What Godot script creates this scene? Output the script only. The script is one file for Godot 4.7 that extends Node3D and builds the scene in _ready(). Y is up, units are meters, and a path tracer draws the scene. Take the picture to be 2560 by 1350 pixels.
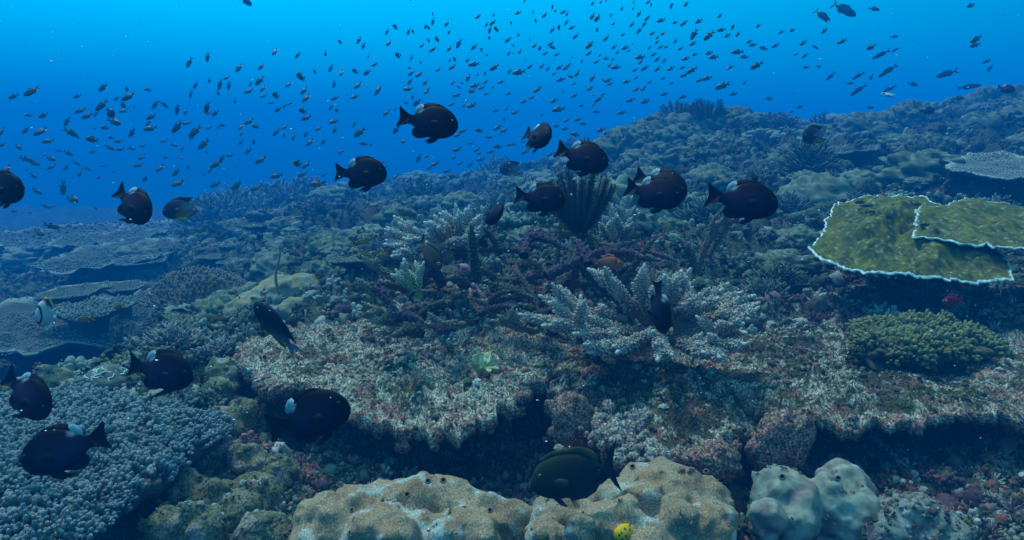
extends Node3D
# A shallow tropical reef seen by a diver: y up, metres, the camera floats 1 m over the origin and looks along -z.

const EYE := Vector3(0, 1, 0)
const TILT := -9.0
const LENS := 1758.0          # focal length in pixels of the 2560-wide photograph

var rng := RandomNumberGenerator.new()
var M := {}                   # materials
var taken := {}               # names in use

# ---------------------------------------------------------------- mesh collecting
class Geo:
	var v := PackedVector3Array()
	var c := PackedColorArray()
	var uv := PackedVector2Array()
	var i := PackedInt32Array()
	func grid(p: PackedVector3Array, col: PackedColorArray, w: int, h: int, wrap: bool) -> void:
		var b := v.size()
		v.append_array(p)
		c.append_array(col)
		var last := w if wrap else w - 1
		var q := PackedInt32Array()
		q.resize((h - 1) * last * 6)
		var o := 0
		for r in h - 1:
			for k in last:
				var a := b + r * w + k
				var e := b + r * w + (k + 1) % w
				q[o] = a; q[o + 1] = e; q[o + 2] = a + w
				q[o + 3] = e; q[o + 4] = e + w; q[o + 5] = a + w
				o += 6
		i.append_array(q)
	func tube(path: PackedVector3Array, rad: PackedFloat32Array, sides: int, col: PackedColorArray) -> void:
		var p := PackedVector3Array()
		var k := PackedColorArray()
		var n := path.size()
		var side := Vector3.ZERO
		for a in n:
			var d := (path[mini(a + 1, n - 1)] - path[maxi(a - 1, 0)]).normalized()
			if side == Vector3.ZERO:
				side = d.cross(Vector3(0.31, 0.9, 0.17)).normalized()
			side = (side - d * side.dot(d)).normalized()
			var up := d.cross(side)
			for s in sides:
				var t := TAU * s / sides
				p.append(path[a] + (side * cos(t) + up * sin(t)) * rad[a])
				k.append(col[a])
		grid(p, k, sides, n, true)
	func cone(base: Vector3, dir: Vector3, r: float, long: float, sides: int, c0: Color, c1: Color, blunt := 0.45) -> void:
		var side := dir.cross(Vector3(0.37, 0.71, -0.6)).normalized()
		var up := dir.cross(side)
		var b := v.size()
		for ring in 2:
			for s in sides:
				var t := TAU * s / sides
				v.append(base + dir * (long * 0.75 * ring) + (side * cos(t) + up * sin(t)) * (r if ring == 0 else r * blunt * 1.6))
				c.append(c0 if ring == 0 else c0.lerp(c1, 0.65))
		v.append(base + dir * long)
		c.append(c1)
		for s in sides:
			var e := (s + 1) % sides
			i.append_array([b + s, b + e, b + sides + s, b + e, b + sides + e, b + sides + s, b + sides + s, b + sides + e, b + 2 * sides])
	func mesh() -> ArrayMesh:
		var a := []
		a.resize(Mesh.ARRAY_MAX)
		a[Mesh.ARRAY_VERTEX] = v
		a[Mesh.ARRAY_COLOR] = c
		if uv.size() == v.size():
			a[Mesh.ARRAY_TEX_UV] = uv
		a[Mesh.ARRAY_INDEX] = i
		var st := SurfaceTool.new()
		st.create_from_arrays(a)
		st.generate_normals()
		return st.commit()

# ---------------------------------------------------------------- naming and placing
func numbered(called: String) -> String:
	if not taken.has(called):
		taken[called] = 0
		return called
	taken[called] += 1
	return "%s_%03d" % [called, taken[called]]

func tag(o: Node, label: String, category: String, group := "") -> void:
	o.set_meta("label", label)
	o.set_meta("category", category)
	if group != "":
		o.set_meta("group", group)

func thing(called: String, where: Vector3, label: String, category: String, group := "") -> Node3D:
	var o := Node3D.new()
	o.name = numbered(called)
	o.position = where
	add_child(o)
	tag(o, label, category, group)
	return o

func part(called: String, mesh: Mesh, mat: Material, parent: Node3D) -> MeshInstance3D:
	var o := MeshInstance3D.new()
	o.name = called
	o.mesh = mesh
	o.material_override = mat
	parent.add_child(o, true)
	return o

func solid(called: String, mesh: Mesh, mat: Material, where: Vector3, label: String, category: String, group := "") -> MeshInstance3D:
	var o := MeshInstance3D.new()
	o.name = numbered(called)
	o.mesh = mesh
	o.material_override = mat
	o.position = where
	add_child(o)
	tag(o, label, category, group)
	return o

func copies(called: String, mesh: Mesh, mat: Material, places: Array[Transform3D], tints: PackedColorArray, parent: Node3D) -> MultiMeshInstance3D:
	var mm := MultiMesh.new()
	mm.transform_format = MultiMesh.TRANSFORM_3D
	mm.use_colors = tints.size() > 0
	mm.mesh = mesh
	mm.instance_count = places.size()
	for k in places.size():
		mm.set_instance_transform(k, places[k])
		if tints.size() > 0:
			mm.set_instance_color(k, tints[k])
	var o := MultiMeshInstance3D.new()
	o.name = called if parent != self else numbered(called)
	o.multimesh = mm
	o.material_override = mat
	o.set_meta("kind", "stuff")
	parent.add_child(o, true)
	return o

func at(px: float, py: float, d: float) -> Vector3:
	return EYE + (Vector3((px - 1280.0) / LENS, (675.0 - py) / LENS, -1) * d).rotated(Vector3.RIGHT, deg_to_rad(TILT))

func noise(kind: int, freq: float, sd: int, oct := 1) -> FastNoiseLite:
	var f := FastNoiseLite.new()
	f.noise_type = kind
	f.frequency = freq
	f.seed = sd
	if oct > 1:
		f.fractal_type = FastNoiseLite.FRACTAL_FBM
		f.fractal_octaves = oct
	else:
		f.fractal_type = FastNoiseLite.FRACTAL_NONE
	if kind == FastNoiseLite.TYPE_CELLULAR:
		f.cellular_return_type = FastNoiseLite.RETURN_DISTANCE
		f.cellular_distance_function = FastNoiseLite.DISTANCE_EUCLIDEAN
	return f

var nA := noise(FastNoiseLite.TYPE_SIMPLEX, 1.0, 11, 3)     # callers scale the coordinates
var nB := noise(FastNoiseLite.TYPE_SIMPLEX, 1.0, 23, 2)
var nC := noise(FastNoiseLite.TYPE_CELLULAR, 1.0, 37)
var nD := noise(FastNoiseLite.TYPE_CELLULAR, 1.0, 58)

func dome(p: Vector3, f: float) -> float:                   # 1 on the crown of a cell, 0 between cells
	var d := nC.get_noise_3dv(p * f) + 1.0
	return clampf(1.0 - d * d * 1.35, 0.0, 1.0)

func dome2(p: Vector3, f: float) -> float:
	var d := nD.get_noise_3dv(p * f) + 1.0
	return clampf(1.0 - d * d * 1.35, 0.0, 1.0)

func rnd(a: float, b: float) -> float:
	return rng.randf_range(a, b)

func tell_apart(rows: Array) -> void:                       # [thing, how far right]: things alike are told apart by their order from the left
	var alike := {}
	for r in rows:
		var l: String = r[0].get_meta("label")
		if not alike.has(l):
			alike[l] = []
		alike[l].append(r)
	for l in alike:
		var set_: Array = alike[l]
		if set_.size() < 2:
			continue
		set_.sort_custom(func(a, b): return a[1] < b[1])
		for k in set_.size():
			var th: String = "th" if k % 10 > 2 or (k / 10) % 10 == 1 else ["st", "nd", "rd"][k % 10]
			set_[k][0].set_meta("label", "%s, %d%s from the left" % [l, k + 1, th])

# ---------------------------------------------------------------- materials
func grain_image(size: int, f: float, sd: int, lo: float, hi: float, kind := FastNoiseLite.TYPE_SIMPLEX, oct := 4) -> Image:
	var n := noise(kind, f, sd, oct)
	var src := n.get_seamless_image(size, size)
	src.convert(Image.FORMAT_L8)
	var d := src.get_data()
	for k in d.size():
		d[k] = int(clampf(lerpf(lo, hi, d[k] / 255.0), 0.0, 1.0) * 255.0)
	return Image.create_from_data(size, size, false, Image.FORMAT_L8, d)

func crust_image(size: int) -> Image:                        # flecks of bare skeleton, coralline pink, turf and dark pits
	var a := noise(FastNoiseLite.TYPE_SIMPLEX, 0.035, 301, 4).get_seamless_image(size, size)
	var b := noise(FastNoiseLite.TYPE_SIMPLEX, 0.02, 302, 3).get_seamless_image(size, size)
	var e := noise(FastNoiseLite.TYPE_CELLULAR, 0.06, 303).get_seamless_image(size, size)
	for m in [a, b, e]:
		m.convert(Image.FORMAT_L8)
	var da := a.get_data()
	var db := b.get_data()
	var de := e.get_data()
	var out := PackedByteArray()
	out.resize(size * size * 3)
	for k in size * size:
		var x := da[k] / 255.0
		var y := db[k] / 255.0
		var z := de[k] / 255.0
		var col := Color(0.74, 0.72, 0.64).lerp(Color(1.0, 1.0, 0.99), smoothstep(0.5, 0.64, x))
		col = col.lerp(Color(0.86, 0.62, 0.66), smoothstep(0.56, 0.74, y) * 0.8)
		col = col.lerp(Color(0.42, 0.46, 0.34), smoothstep(0.46, 0.30, y) * 0.7)
		col = col.lerp(Color(0.27, 0.24, 0.2), smoothstep(0.44, 0.32, x) * 0.9)
		col = col * (0.78 + 0.3 * z)
		out[k * 3] = int(clampf(col.r, 0, 1) * 255)
		out[k * 3 + 1] = int(clampf(col.g, 0, 1) * 255)
		out[k * 3 + 2] = int(clampf(col.b, 0, 1) * 255)
	return Image.create_from_data(size, size, false, Image.FORMAT_RGB8, out)

func tex(img: Image) -> ImageTexture:
	return ImageTexture.create_from_image(img)

func material(called: String, t: Texture2D, scale: float, rough: float, nrm: Texture2D, bump: float, world := false) -> StandardMaterial3D:
	var m := StandardMaterial3D.new()
	m.resource_name = called
	m.vertex_color_use_as_albedo = true
	m.roughness = rough
	m.metallic_specular = 0.25
	if t:
		m.albedo_texture = t
	m.uv1_triplanar = true
	m.uv1_world_triplanar = world
	m.uv1_scale = Vector3.ONE * scale
	if nrm:
		m.normal_enabled = true
		m.normal_texture = nrm
		m.normal_scale = bump
	M[called] = m
	return m

func make_materials() -> void:
	var fine := tex(grain_image(512, 0.05, 71, 0.35, 1.15))
	var soft := tex(grain_image(512, 0.02, 72, 0.6, 1.08))
	var pore_img := grain_image(512, 0.09, 73, 0.55, 1.25, FastNoiseLite.TYPE_CELLULAR, 1)
	var pore := tex(pore_img)
	var crust := tex(crust_image(768))
	var rough_n := grain_image(512, 0.05, 74, 0.0, 1.0)
	rough_n.bump_map_to_normal_map(6.0)
	var rn := tex(rough_n)
	var pore_n := pore_img.duplicate() as Image
	pore_n.bump_map_to_normal_map(5.0)
	var pn := tex(pore_n)
	material("reef", crust, 3.2, 0.9, rn, 1.0, true)
	material("crust", crust, 4.5, 0.85, rn, 0.8, true)
	material("rock", fine, 5.0, 0.9, rn, 0.9)
	material("polyp", pore, 6.0, 0.8, pn, 0.7)
	material("skin", soft, 3.0, 0.7, pn, 0.25)
	material("branch", fine, 9.0, 0.75, rn, 0.5)
	material("soft", soft, 6.0, 0.8, rn, 0.4)
	material("plain", null, 1.0, 0.6, null, 0.0)
	material("fin", soft, 9.0, 0.7, null, 0.0)
	material("school", soft, 9.0, 0.45, null, 0.0)
	material("speck", null, 1.0, 0.5, null, 0.0)
	material("eye", null, 1.0, 0.12, null, 0.0)
	M.school.metallic_specular = 0.4
	var sc := Image.create(64, 64, false, Image.FORMAT_L8)          # overlapping round scales
	for y in 64:
		for x in 64:
			var best := 1.0
			for k in [[0.0, 0.5], [1.0, 0.5], [0.5, 0.0], [0.5, 1.0], [-0.5, 0.0], [-0.5, 1.0], [1.5, 0.0]]:
				var d := Vector2((x / 64.0 - k[0]) * 1.1, y / 64.0 - k[1]).length()
				if d < 0.62 and x / 64.0 >= k[0] - 0.55:
					best = minf(best, 1.0 - 0.55 * smoothstep(0.38, 0.6, d))
			sc.set_pixel(x, y, Color(best, best, best))
	var m := material("scales", tex(sc), 1.0, 0.6, null, 0.0)
	m.uv1_triplanar = false
	m.uv1_scale = Vector3(1.7, 1.7, 1)
	m.metallic_specular = 0.15
# ---------------------------------------------------------------- camera, water light, sun
const SUNWARD := Vector3(-0.26, 0.90, -0.36)        # the sun stands high, ahead and a little to the left

func water_image() -> Image:                        # open water all round: bright under the surface overhead, deep blue towards the horizontal, paler towards the sun
	var w := 256
	var h := 128
	var img := Image.create(w, h, false, Image.FORMAT_RGBF)
	var s := SUNWARD.normalized()
	for y in h:
		var e := PI * (0.5 - (y + 0.5) / h)
		for x in w:
			var a := TAU * (x + 0.5) / w
			var d := Vector3(sin(a) * cos(e), sin(e), -cos(a) * cos(e))
			var up := maxf(sin(e), 0.0)
			var near := 0.5 + 0.5 * Vector2(d.x, d.z).normalized().dot(Vector2(s.x, s.z).normalized())
			var t := 1.0 - exp(-up * (3.6 + 2.4 * near))
			var c := Vector3(0.0, 0.13, 0.58).lerp(Vector3(0.0, 1.6, 2.35), t) * lerpf(0.42, 1.0, near * near * near)
			c = c.lerp(Vector3(0.4, 1.2, 1.2), smoothstep(0.45, 1.0, up))
			if e < 0.0:
				c = Vector3(0.0, 0.07, 0.22)
			img.set_pixel(x, y, Color(c.x, c.y, c.z))
	return img

func make_light() -> void:
	var cam := Camera3D.new()
	cam.name = "camera"
	cam.position = EYE
	cam.rotation_degrees = Vector3(TILT, 0, 0)
	cam.fov = 42.0
	cam.far = 400.0
	add_child(cam)
	cam.current = true
	var e := Environment.new()
	e.background_mode = Environment.BG_SKY
	e.tonemap_mode = Environment.TONE_MAPPER_LINEAR
	e.tonemap_exposure = 1.0
	var s := PanoramaSkyMaterial.new()
	s.panorama = ImageTexture.create_from_image(water_image())
	s.energy_multiplier = 1.0
	var sky := Sky.new()
	sky.sky_material = s
	e.sky = sky
	e.fog_enabled = true
	e.fog_density = 0.052
	e.fog_light_color = Color(0.0, 0.58, 1.0)
	e.sdfgi_enabled = true
	e.ssao_enabled = true
	e.ssil_enabled = true
	var w := WorldEnvironment.new()
	w.name = "world"
	w.environment = e
	add_child(w)
	var sun := DirectionalLight3D.new()
	sun.name = "sun"
	sun.light_color = Color(0.88, 1.0, 0.95)
	sun.light_energy = 1.1
	sun.light_angular_distance = 10.0
	sun.shadow_enabled = true
	sun.look_at_from_position(Vector3.ZERO, -SUNWARD, Vector3(0, 0, 1))
	add_child(sun)
# ---------------------------------------------------------------- the reef's ground
const ROWS := [0.6, 0.9, 1.2, 1.5, 1.9, 2.3, 3.04, 4.58, 6.78, 9.42, 13.38, 18.88, 27.68, 34.0, 60.0]
const COLS := [-1800.0, -600.0, 0.0, 400.0, 800.0, 1280.0, 1700.0, 2100.0, 2560.0, 3200.0, 4400.0]
const HEIGHT := [
	[0.1, 0.1, 0.1, 0.1, 0.1, 0.1, 0.1, 0.1, 0.12, 0.2, 0.3],
	[0.1, 0.1, 0.1, 0.12, 0.14, 0.14, 0.14, 0.14, 0.16, 0.25, 0.4],
	[0.05, 0.08, 0.1, 0.26, 0.2, 0.19, 0.2, 0.21, 0.28, 0.34, 0.5],
	[0.0, 0.08, 0.13, 0.32, 0.2, 0.16, 0.24, 0.23, 0.30, 0.36, 0.5],
	[0.0, 0.12, 0.24, 0.38, 0.27, 0.24, 0.3, 0.28, 0.32, 0.4, 0.6],
	[0.0, 0.12, 0.16, 0.36, 0.44, 0.49, 0.46, 0.43, 0.44, 0.5, 0.7],
	[-0.35, -0.3, -0.22, 0.2, 0.457, 0.653, 0.642, 0.566, 0.511, 0.566, 0.783],
	[-0.6, -0.5, -0.42, -0.08, 0.346, 0.555, 0.712, 0.738, 0.804, 0.869, 1.0],
	[-0.7, -0.55, -0.32, -0.05, 0.292, 0.503, 0.97, 0.97, 1.121, 1.226, 1.301],
	[-1.0, -0.7, -0.45, -0.2, 0.2, 0.537, 1.331, 1.198, 1.529, 1.661, 1.661],
	[-1.6, -1.1, -0.8, -0.5, 0.16, 0.536, 1.143, 1.268, 1.714, 1.892, 1.892],
	[-1.6, -1.2, -1.0, -0.9, -0.2, 0.471, 0.811, 1.0, 1.378, 1.755, 1.944],
	[-1.7, -1.35, -1.1, -1.2, -1.3, -0.582, -0.186, 0.011, 0.209, 0.605, 1.0],
	[-4.0, -4.0, -4.0, -4.0, -4.0, -4.0, -4.0, -4.0, -4.0, -4.0, -4.0],
	[-9.0, -9.0, -9.0, -9.0, -9.0, -9.0, -9.0, -9.0, -9.0, -9.0, -9.0]]

func slot(list: Array, x: float) -> Vector2:
	var n := list.size()
	if x <= list[0]:
		return Vector2(0, 0)
	for k in n - 1:
		if x < list[k + 1]:
			return Vector2(k, (x - list[k]) / (list[k + 1] - list[k]))
	return Vector2(n - 2, 1.0)

func lay(x: float, z: float) -> float:                       # the broad lie of the reef
	var d := clampf(-z, 0.6, 59.9)
	var r := slot(ROWS, d)
	var q := slot(COLS, clampf(1280.0 + LENS * x / d, -1800.0, 4400.0))
	var ri := int(r.x)
	var qi := int(q.x)
	var a := PackedFloat32Array([0, 0, 0, 0])
	for k in 4:
		var h: Array = HEIGHT[clampi(ri - 1 + k, 0, ROWS.size() - 1)]
		a[k] = cubic_interpolate(h[qi], h[qi + 1], h[maxi(qi - 1, 0)], h[mini(qi + 2, COLS.size() - 1)], q.y)
	return cubic_interpolate(a[1], a[2], a[0], a[3], r.y)

func ground(x: float, z: float) -> float:
	var d := -z
	var p := Vector3(x, 0, z)
	var far := smoothstep(2.4, 7.0, d)
	var y := lay(x, z)
	y += nA.get_noise_2d(x * 1.1, z * 1.1) * (0.05 + 0.09 * far)
	var w := p + Vector3(nB.get_noise_2d(x * 9.0, z * 9.0), 0, nB.get_noise_2d(x * 9.0 + 40.0, z * 9.0)) * 0.03
	if far > 0.0:
		y += (dome(w, 1.9) - 0.5) * 0.30 * far + (dome2(w, 5.0) - 0.5) * 0.14 * far
	y += (dome(w, 4.5) - 0.5) * 0.085
	y += (dome2(w, 13.0) - 0.5) * (0.05 + 0.02 * far)
	if d < 6.0:
		y += (dome(p + Vector3(5, 0, 9), 34.0) - 0.5) * 0.016
	return y

func reef_colour(p: Vector3) -> Color:
	var d := -p.z
	var a := nA.get_noise_3dv(p * 2.3 + Vector3(7, 0, 0))
	var b := nB.get_noise_3dv(p * 7.0 + Vector3(0, 31, 0))
	var e := nA.get_noise_3dv(p * 16.0 + Vector3(3, 0, 17))
	var c := Color(0.14, 0.15, 0.10).lerp(Color(0.10, 0.16, 0.10), smoothstep(-0.3, 0.4, a))  # red held low, painting in the red that water takes out with distance
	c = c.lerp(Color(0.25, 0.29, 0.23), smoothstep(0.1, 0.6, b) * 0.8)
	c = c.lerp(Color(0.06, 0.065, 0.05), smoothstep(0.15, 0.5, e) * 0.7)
	var patch := 0.7 * nA.get_noise_3dv(p * 3.0 + Vector3(0, 5, 61))          # the warm crusts keep to the front ledge, with a ragged edge
	var near := smoothstep(-0.12, 0.12, 2.55 - d + patch) * smoothstep(-0.12, 0.12, p.x + 0.55 + patch)
	c = c.lerp(Color(0.50, 0.24, 0.25), smoothstep(0.05, 0.5, nB.get_noise_3dv(p * 6.0 + Vector3(50, 0, 0))) * near * 0.9)
	c = c.lerp(Color(0.62, 0.56, 0.55), smoothstep(0.2, 0.6, nB.get_noise_3dv(p * 11.0 + Vector3(0, 80, 0))) * near)
	c = c.lerp(Color(0.14, 0.06, 0.14), smoothstep(0.35, 0.65, nA.get_noise_3dv(p * 4.0 + Vector3(0, 0, 90))) * near * 0.8)
	return c

func make_ground() -> void:
	var na := 620
	var nr := 430
	var p := PackedVector3Array()
	var c := PackedColorArray()
	p.resize(na * nr)
	c.resize(na * nr)
	for r in nr:
		var d := 0.75 * exp(log(50.0 / 0.75) * pow(float(r) / (nr - 1), 1.12))
		for k in na:
			var s := 2.0 * k / (na - 1) - 1.0
			var t := tan(s * 0.72 + s * s * s * 0.38)
			var x := d * t
			var z := -d
			var q := Vector3(x, ground(x, z), z)
			p[r * na + k] = q
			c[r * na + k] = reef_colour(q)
	var g := Geo.new()
	g.grid(p, c, na, nr, false)
	var o := MeshInstance3D.new()
	o.name = "reef_ground"
	o.mesh = g.mesh()
	o.material_override = M.reef
	o.set_meta("kind", "structure")
	add_child(o)
# ---------------------------------------------------------------- coral shapes
func blob(sd: int, nu: int, nv: int, size: Vector3, big: float, bigf: float, knob: float, knobf: float, c0: Color, c1: Color, c2: Color, low := 0.8) -> Geo:
	# a rounded colony with its crown up, lobed by big and studded with knobs
	var g := Geo.new()
	var p := PackedVector3Array()
	var c := PackedColorArray()
	var o := Vector3(sd * 3.7, sd * 1.3, sd * 7.1)
	for r in nv:
		var t := PI * low * r / (nv - 1)
		for k in nu:
			var a := TAU * k / nu
			var d := Vector3(sin(t) * cos(a), cos(t), sin(t) * sin(a))
			var w := d + Vector3(nB.get_noise_3dv(d * 2.0 + o), nB.get_noise_3dv(d * 2.0 - o), 0) * 0.18
			var l := dome2(w + o, bigf)
			var s := 1.0 + big * (l - 0.5) + knob * (dome(w + o, knobf) - 0.5) + 0.12 * nA.get_noise_3dv(d * 1.1 + o)
			p.append(d * size * s)
			var q := c0.lerp(c1, smoothstep(-0.25, 0.35, nA.get_noise_3dv(d * 2.4 + o)))
			c.append(q.lerp(c2, smoothstep(0.15, 0.5, nB.get_noise_3dv(d * 5.0 - o))))
	g.grid(p, c, nu, nv, true)
	return g

func fingers(sd: int, count: int, spread: float, tall: float, r: float, c0: Color, c1: Color, sides := 8) -> Geo:
	# a clump of blunt upright knobs
	var g := Geo.new()
	var q := RandomNumberGenerator.new()
	q.seed = sd
	for k in count:
		var a := q.randf() * TAU
		var e := sqrt(q.randf()) * spread
		var root := Vector3(cos(a) * e, -tall * 0.4, sin(a) * e)
		var lean := Vector3(cos(a), 0, sin(a)) * (e / spread) * 0.55 + Vector3(q.randf_range(-0.2, 0.2), 1.0, q.randf_range(-0.2, 0.2))
		var h := tall * (1.25 - 0.6 * (e / spread) * (e / spread)) * q.randf_range(0.8, 1.25)
		var rr := r * q.randf_range(0.75, 1.3)
		var path := PackedVector3Array()
		var rad := PackedFloat32Array()
		var col := PackedColorArray()
		for s in 7:
			var t: float = [0.0, 0.45, 0.75, 0.9, 0.97, 1.0, 1.005][s]
			var m: float = [0.8, 0.95, 1.05, 0.92, 0.65, 0.3, 0.02][s]
			path.append(root + lean.normalized() * (h + tall * 0.4) * t + Vector3(q.randf_range(-1, 1), 0, q.randf_range(-1, 1)) * rr * 0.12)
			rad.append(rr * m * q.randf_range(0.94, 1.06))
			col.append(c0.lerp(c1, t * t))
		g.tube(path, rad, sides, col)
	return g

func bush(sd: int, count: int, reach: float, r: float, c0: Color, c1: Color, forks := 3, flat := 1.0) -> Geo:
	# thin forked branches radiating from a foot
	var g := Geo.new()
	var q := RandomNumberGenerator.new()
	q.seed = sd
	for k in count:
		var d := Vector3(q.randfn(), absf(q.randfn()) * flat + 0.25, q.randfn()).normalized()
		var long := reach * q.randf_range(0.75, 1.1)
		var bend := Vector3(q.randf_range(-0.3, 0.3), q.randf_range(0.0, 0.35), q.randf_range(-0.3, 0.3))
		var mid := d * long * 0.55
		var tip := (d + bend * 0.5).normalized() * long
		g.tube(PackedVector3Array([Vector3.ZERO, mid, tip, tip + (tip - mid).normalized() * r]), PackedFloat32Array([r * 1.3, r, r * 0.75, r * 0.08]), 5, PackedColorArray([c0, c0, c1, c1]))
		for f in forks:
			var t := q.randf_range(0.35, 0.95)
			var b := mid.lerp(tip, (t - 0.5) * 2.0) if t > 0.5 else mid * (t * 2.0)
			var e := (d + Vector3(q.randfn(), q.randf_range(0, 0.9), q.randfn()) * 0.75).normalized()
			g.cone(b, e, r * 0.85, reach * q.randf_range(0.16, 0.34), 4, c0, c1)
	return g

func slab(poly: PackedVector2Array, mid: Vector2, nth: int, nr: int, thick: float, jag: float, jagf: float, top: Callable, colour: Callable, under := 0.35) -> Geo:
	# a plate with the outline poly (x, z round mid); top(x, z, t) is its height, colour(p, t) its colour, t running 0 in the middle, 1 at the rim, above 1 underneath
	var g := Geo.new()
	var reach := PackedFloat32Array()
	var n := poly.size()
	for k in nth:
		var a := TAU * k / nth
		var d := Vector2(cos(a), sin(a))
		var best := 0.0
		for e in n:
			var hit: Variant = Geometry2D.segment_intersects_segment(mid, mid + d * 20.0, poly[e], poly[(e + 1) % n])
			if hit != null:
				best = maxf(best, mid.distance_to(hit))
		var w := mid + d * best
		best += jag * (nA.get_noise_2d(w.x * jagf, w.y * jagf) + 0.8 * nB.get_noise_2d(w.x * jagf * 3.3, w.y * jagf * 3.3))
		reach.append(best)
	var p := PackedVector3Array()
	var c := PackedColorArray()
	var edge := [[1.004, 0.15], [1.008, 0.45], [1.0, 0.8], [0.97, 1.0]]
	var rows := nr + edge.size() + 6
	for r in rows:
		for k in nth:
			var a := TAU * k / nth
			var t: float
			var drop := 0.0
			if r < nr:
				t = pow(float(r) / (nr - 1), 0.8)
			elif r < nr + edge.size():
				t = edge[r - nr][0]
				drop = thick * edge[r - nr][1]
			else:
				t = 0.97 - 0.87 * (r - nr - edge.size() + 1) / 6.0
				drop = thick + under * (0.97 - t) * thick * 4.0
			var x := mid.x + cos(a) * reach[k] * t
			var z := mid.y + sin(a) * reach[k] * t
			var y: float = top.call(x, z, minf(t, 1.0)) - drop
			var q := Vector3(x, y, z)
			p.append(q)
			c.append(colour.call(q, t if r < nr + 2 else 2.0 - t + 0.05))
	g.grid(p, c, nth, rows, true)
	return g

func ring(rx: float, rz: float, n: int, wob: float, sd: int) -> PackedVector2Array:
	var o := PackedVector2Array()
	for k in n:
		var a := TAU * k / n
		var m := 1.0 + wob * nA.get_noise_2d(cos(a) * 1.3 + sd * 9.1, sin(a) * 1.3) * 1.6
		o.append(Vector2(cos(a) * rx, sin(a) * rz) * m)
	return o

func table(sd: int, rx: float, rz: float, bowl: float, stem: float, spike: float, gap: float, c0: Color, c1: Color, nth := 90) -> Array:
	# [plate, branchlets, stalk] of a table coral, its rim at height 0
	var f := func(x: float, z: float, t: float) -> float:
		return bowl * (t * t - 1.0) + 0.05 * rx * nA.get_noise_2d(x * 4.0 + sd, z * 4.0)
	var k := func(p: Vector3, t: float) -> Color:
		return c0.lerp(c1, smoothstep(0.86, 1.0, t) if t <= 1.02 else 0.0)
	var poly := ring(rx, rz, 40, 0.16, sd)
	var plate := slab(poly, Vector2.ZERO, nth, 14, 0.008 + rx * 0.014, rx * 0.05, 9.0 / rx, f, k, 1.6)
	var g := Geo.new()
	var q := RandomNumberGenerator.new()
	q.seed = sd * 31 + 5
	var x := -rx * 1.2
	while x < rx * 1.2:
		var z := -rz * 1.2
		while z < rz * 1.2:
			var w := Vector2(x + q.randf_range(-0.45, 0.45) * gap, z + q.randf_range(-0.45, 0.45) * gap)
			if Geometry2D.is_point_in_polygon(w, poly):
				var t := clampf(sqrt(w.x * w.x / rx / rx + w.y * w.y / rz / rz), 0, 1)
				var d := Vector3(w.x / rx * 0.6 * t, 1.0, w.y / rz * 0.6 * t).normalized()
				var y: float = f.call(w.x, w.y, t)
				g.cone(Vector3(w.x, y - spike * 0.2, w.y), (d + Vector3(q.randf_range(-0.35, 0.35), 0, q.randf_range(-0.35, 0.35))).normalized(), gap * 0.34, spike * q.randf_range(0.8, 1.4), 5, c0, c1)
			z += gap
		x += gap
	# the rim bristles outwards
	var m := int(TAU * maxf(rx, rz) / (gap * 0.75))
	for e in m:
		var a := TAU * e / m
		var b := plate.v[13 * nth + int(a / TAU * nth) % nth]
		g.cone(b * 0.985 + Vector3(0, -0.004, 0), Vector3(cos(a), 0.25 + q.randf_range(-0.2, 0.3), sin(a)).normalized(), gap * 0.3, spike * q.randf_range(0.7, 1.5), 5, c0, c1)
	var s := Geo.new()
	var path := PackedVector3Array()
	var rad := PackedFloat32Array()
	var col := PackedColorArray()
	for e in 7:
		var t := e / 6.0
		path.append(Vector3(0, -maxf(bowl, 0.0) - 0.02 - rx * 0.03 - stem * t, 0))
		rad.append(rx * (0.3 * (1.0 - t) * (1.0 - t) + 0.16 + 0.12 * t * t))
		col.append(c0.lerp(Color(0.16, 0.13, 0.1), 0.6))
	s.tube(path, rad, 14, col)
	return [plate.mesh(), g.mesh(), s.mesh()]

func antler(g: Geo, q: RandomNumberGenerator, a: Vector3, b: Vector3, sag: Vector3, r: float, c0: Color, c1: Color, dense := 1.0, bare := 0.25, nub := 1.0) -> void:
	# one staghorn branch: a tapering tube set with radial cups, pale towards its growing tip
	var n := 9
	var path := PackedVector3Array()
	var rad := PackedFloat32Array()
	var col := PackedColorArray()
	for s in n:
		var t := float(s) / (n - 1)
		path.append(a.lerp(b, t) + sag * 4.0 * t * (1.0 - t))
		rad.append(r * (1.15 - 0.5 * t) * (1.0 if s < n - 1 else 0.35))
		col.append(c0.lerp(c1, smoothstep(0.7, 1.0, t) * 0.8))
	g.tube(path, rad, 7, col)
	var long := a.distance_to(b)
	var m := int(long / (r * 0.42) * 3.2 * dense)
	for k in m:
		var t := lerpf(bare, 1.0, (k + q.randf()) / m)
		var e := t * (n - 1)
		var s := mini(int(e), n - 2)
		var p := path[s].lerp(path[s + 1], e - s)
		var d := (path[s + 1] - path[s]).normalized()
		var side := d.cross(Vector3(0.2, 0.9, 0.3)).normalized().rotated(d, k * 2.39996 + q.randf_range(-0.4, 0.4))
		var rr := lerpf(rad[s], rad[s + 1], e - s)
		var tint := c0.lerp(c1, smoothstep(0.1, 0.8, t) * 0.5 + 0.5)
		g.cone(p + side * rr * 0.75, (side + d * q.randf_range(0.5, 1.1)).normalized(), rr * 0.38, rr * q.randf_range(0.7, 1.25) * nub, 5, c0.lerp(c1, smoothstep(0.7, 1.0, t) * 0.6), tint)
	g.cone(b, (b - path[n - 2]).normalized(), r * 0.5, r * 1.1, 6, c1, c1)

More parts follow.
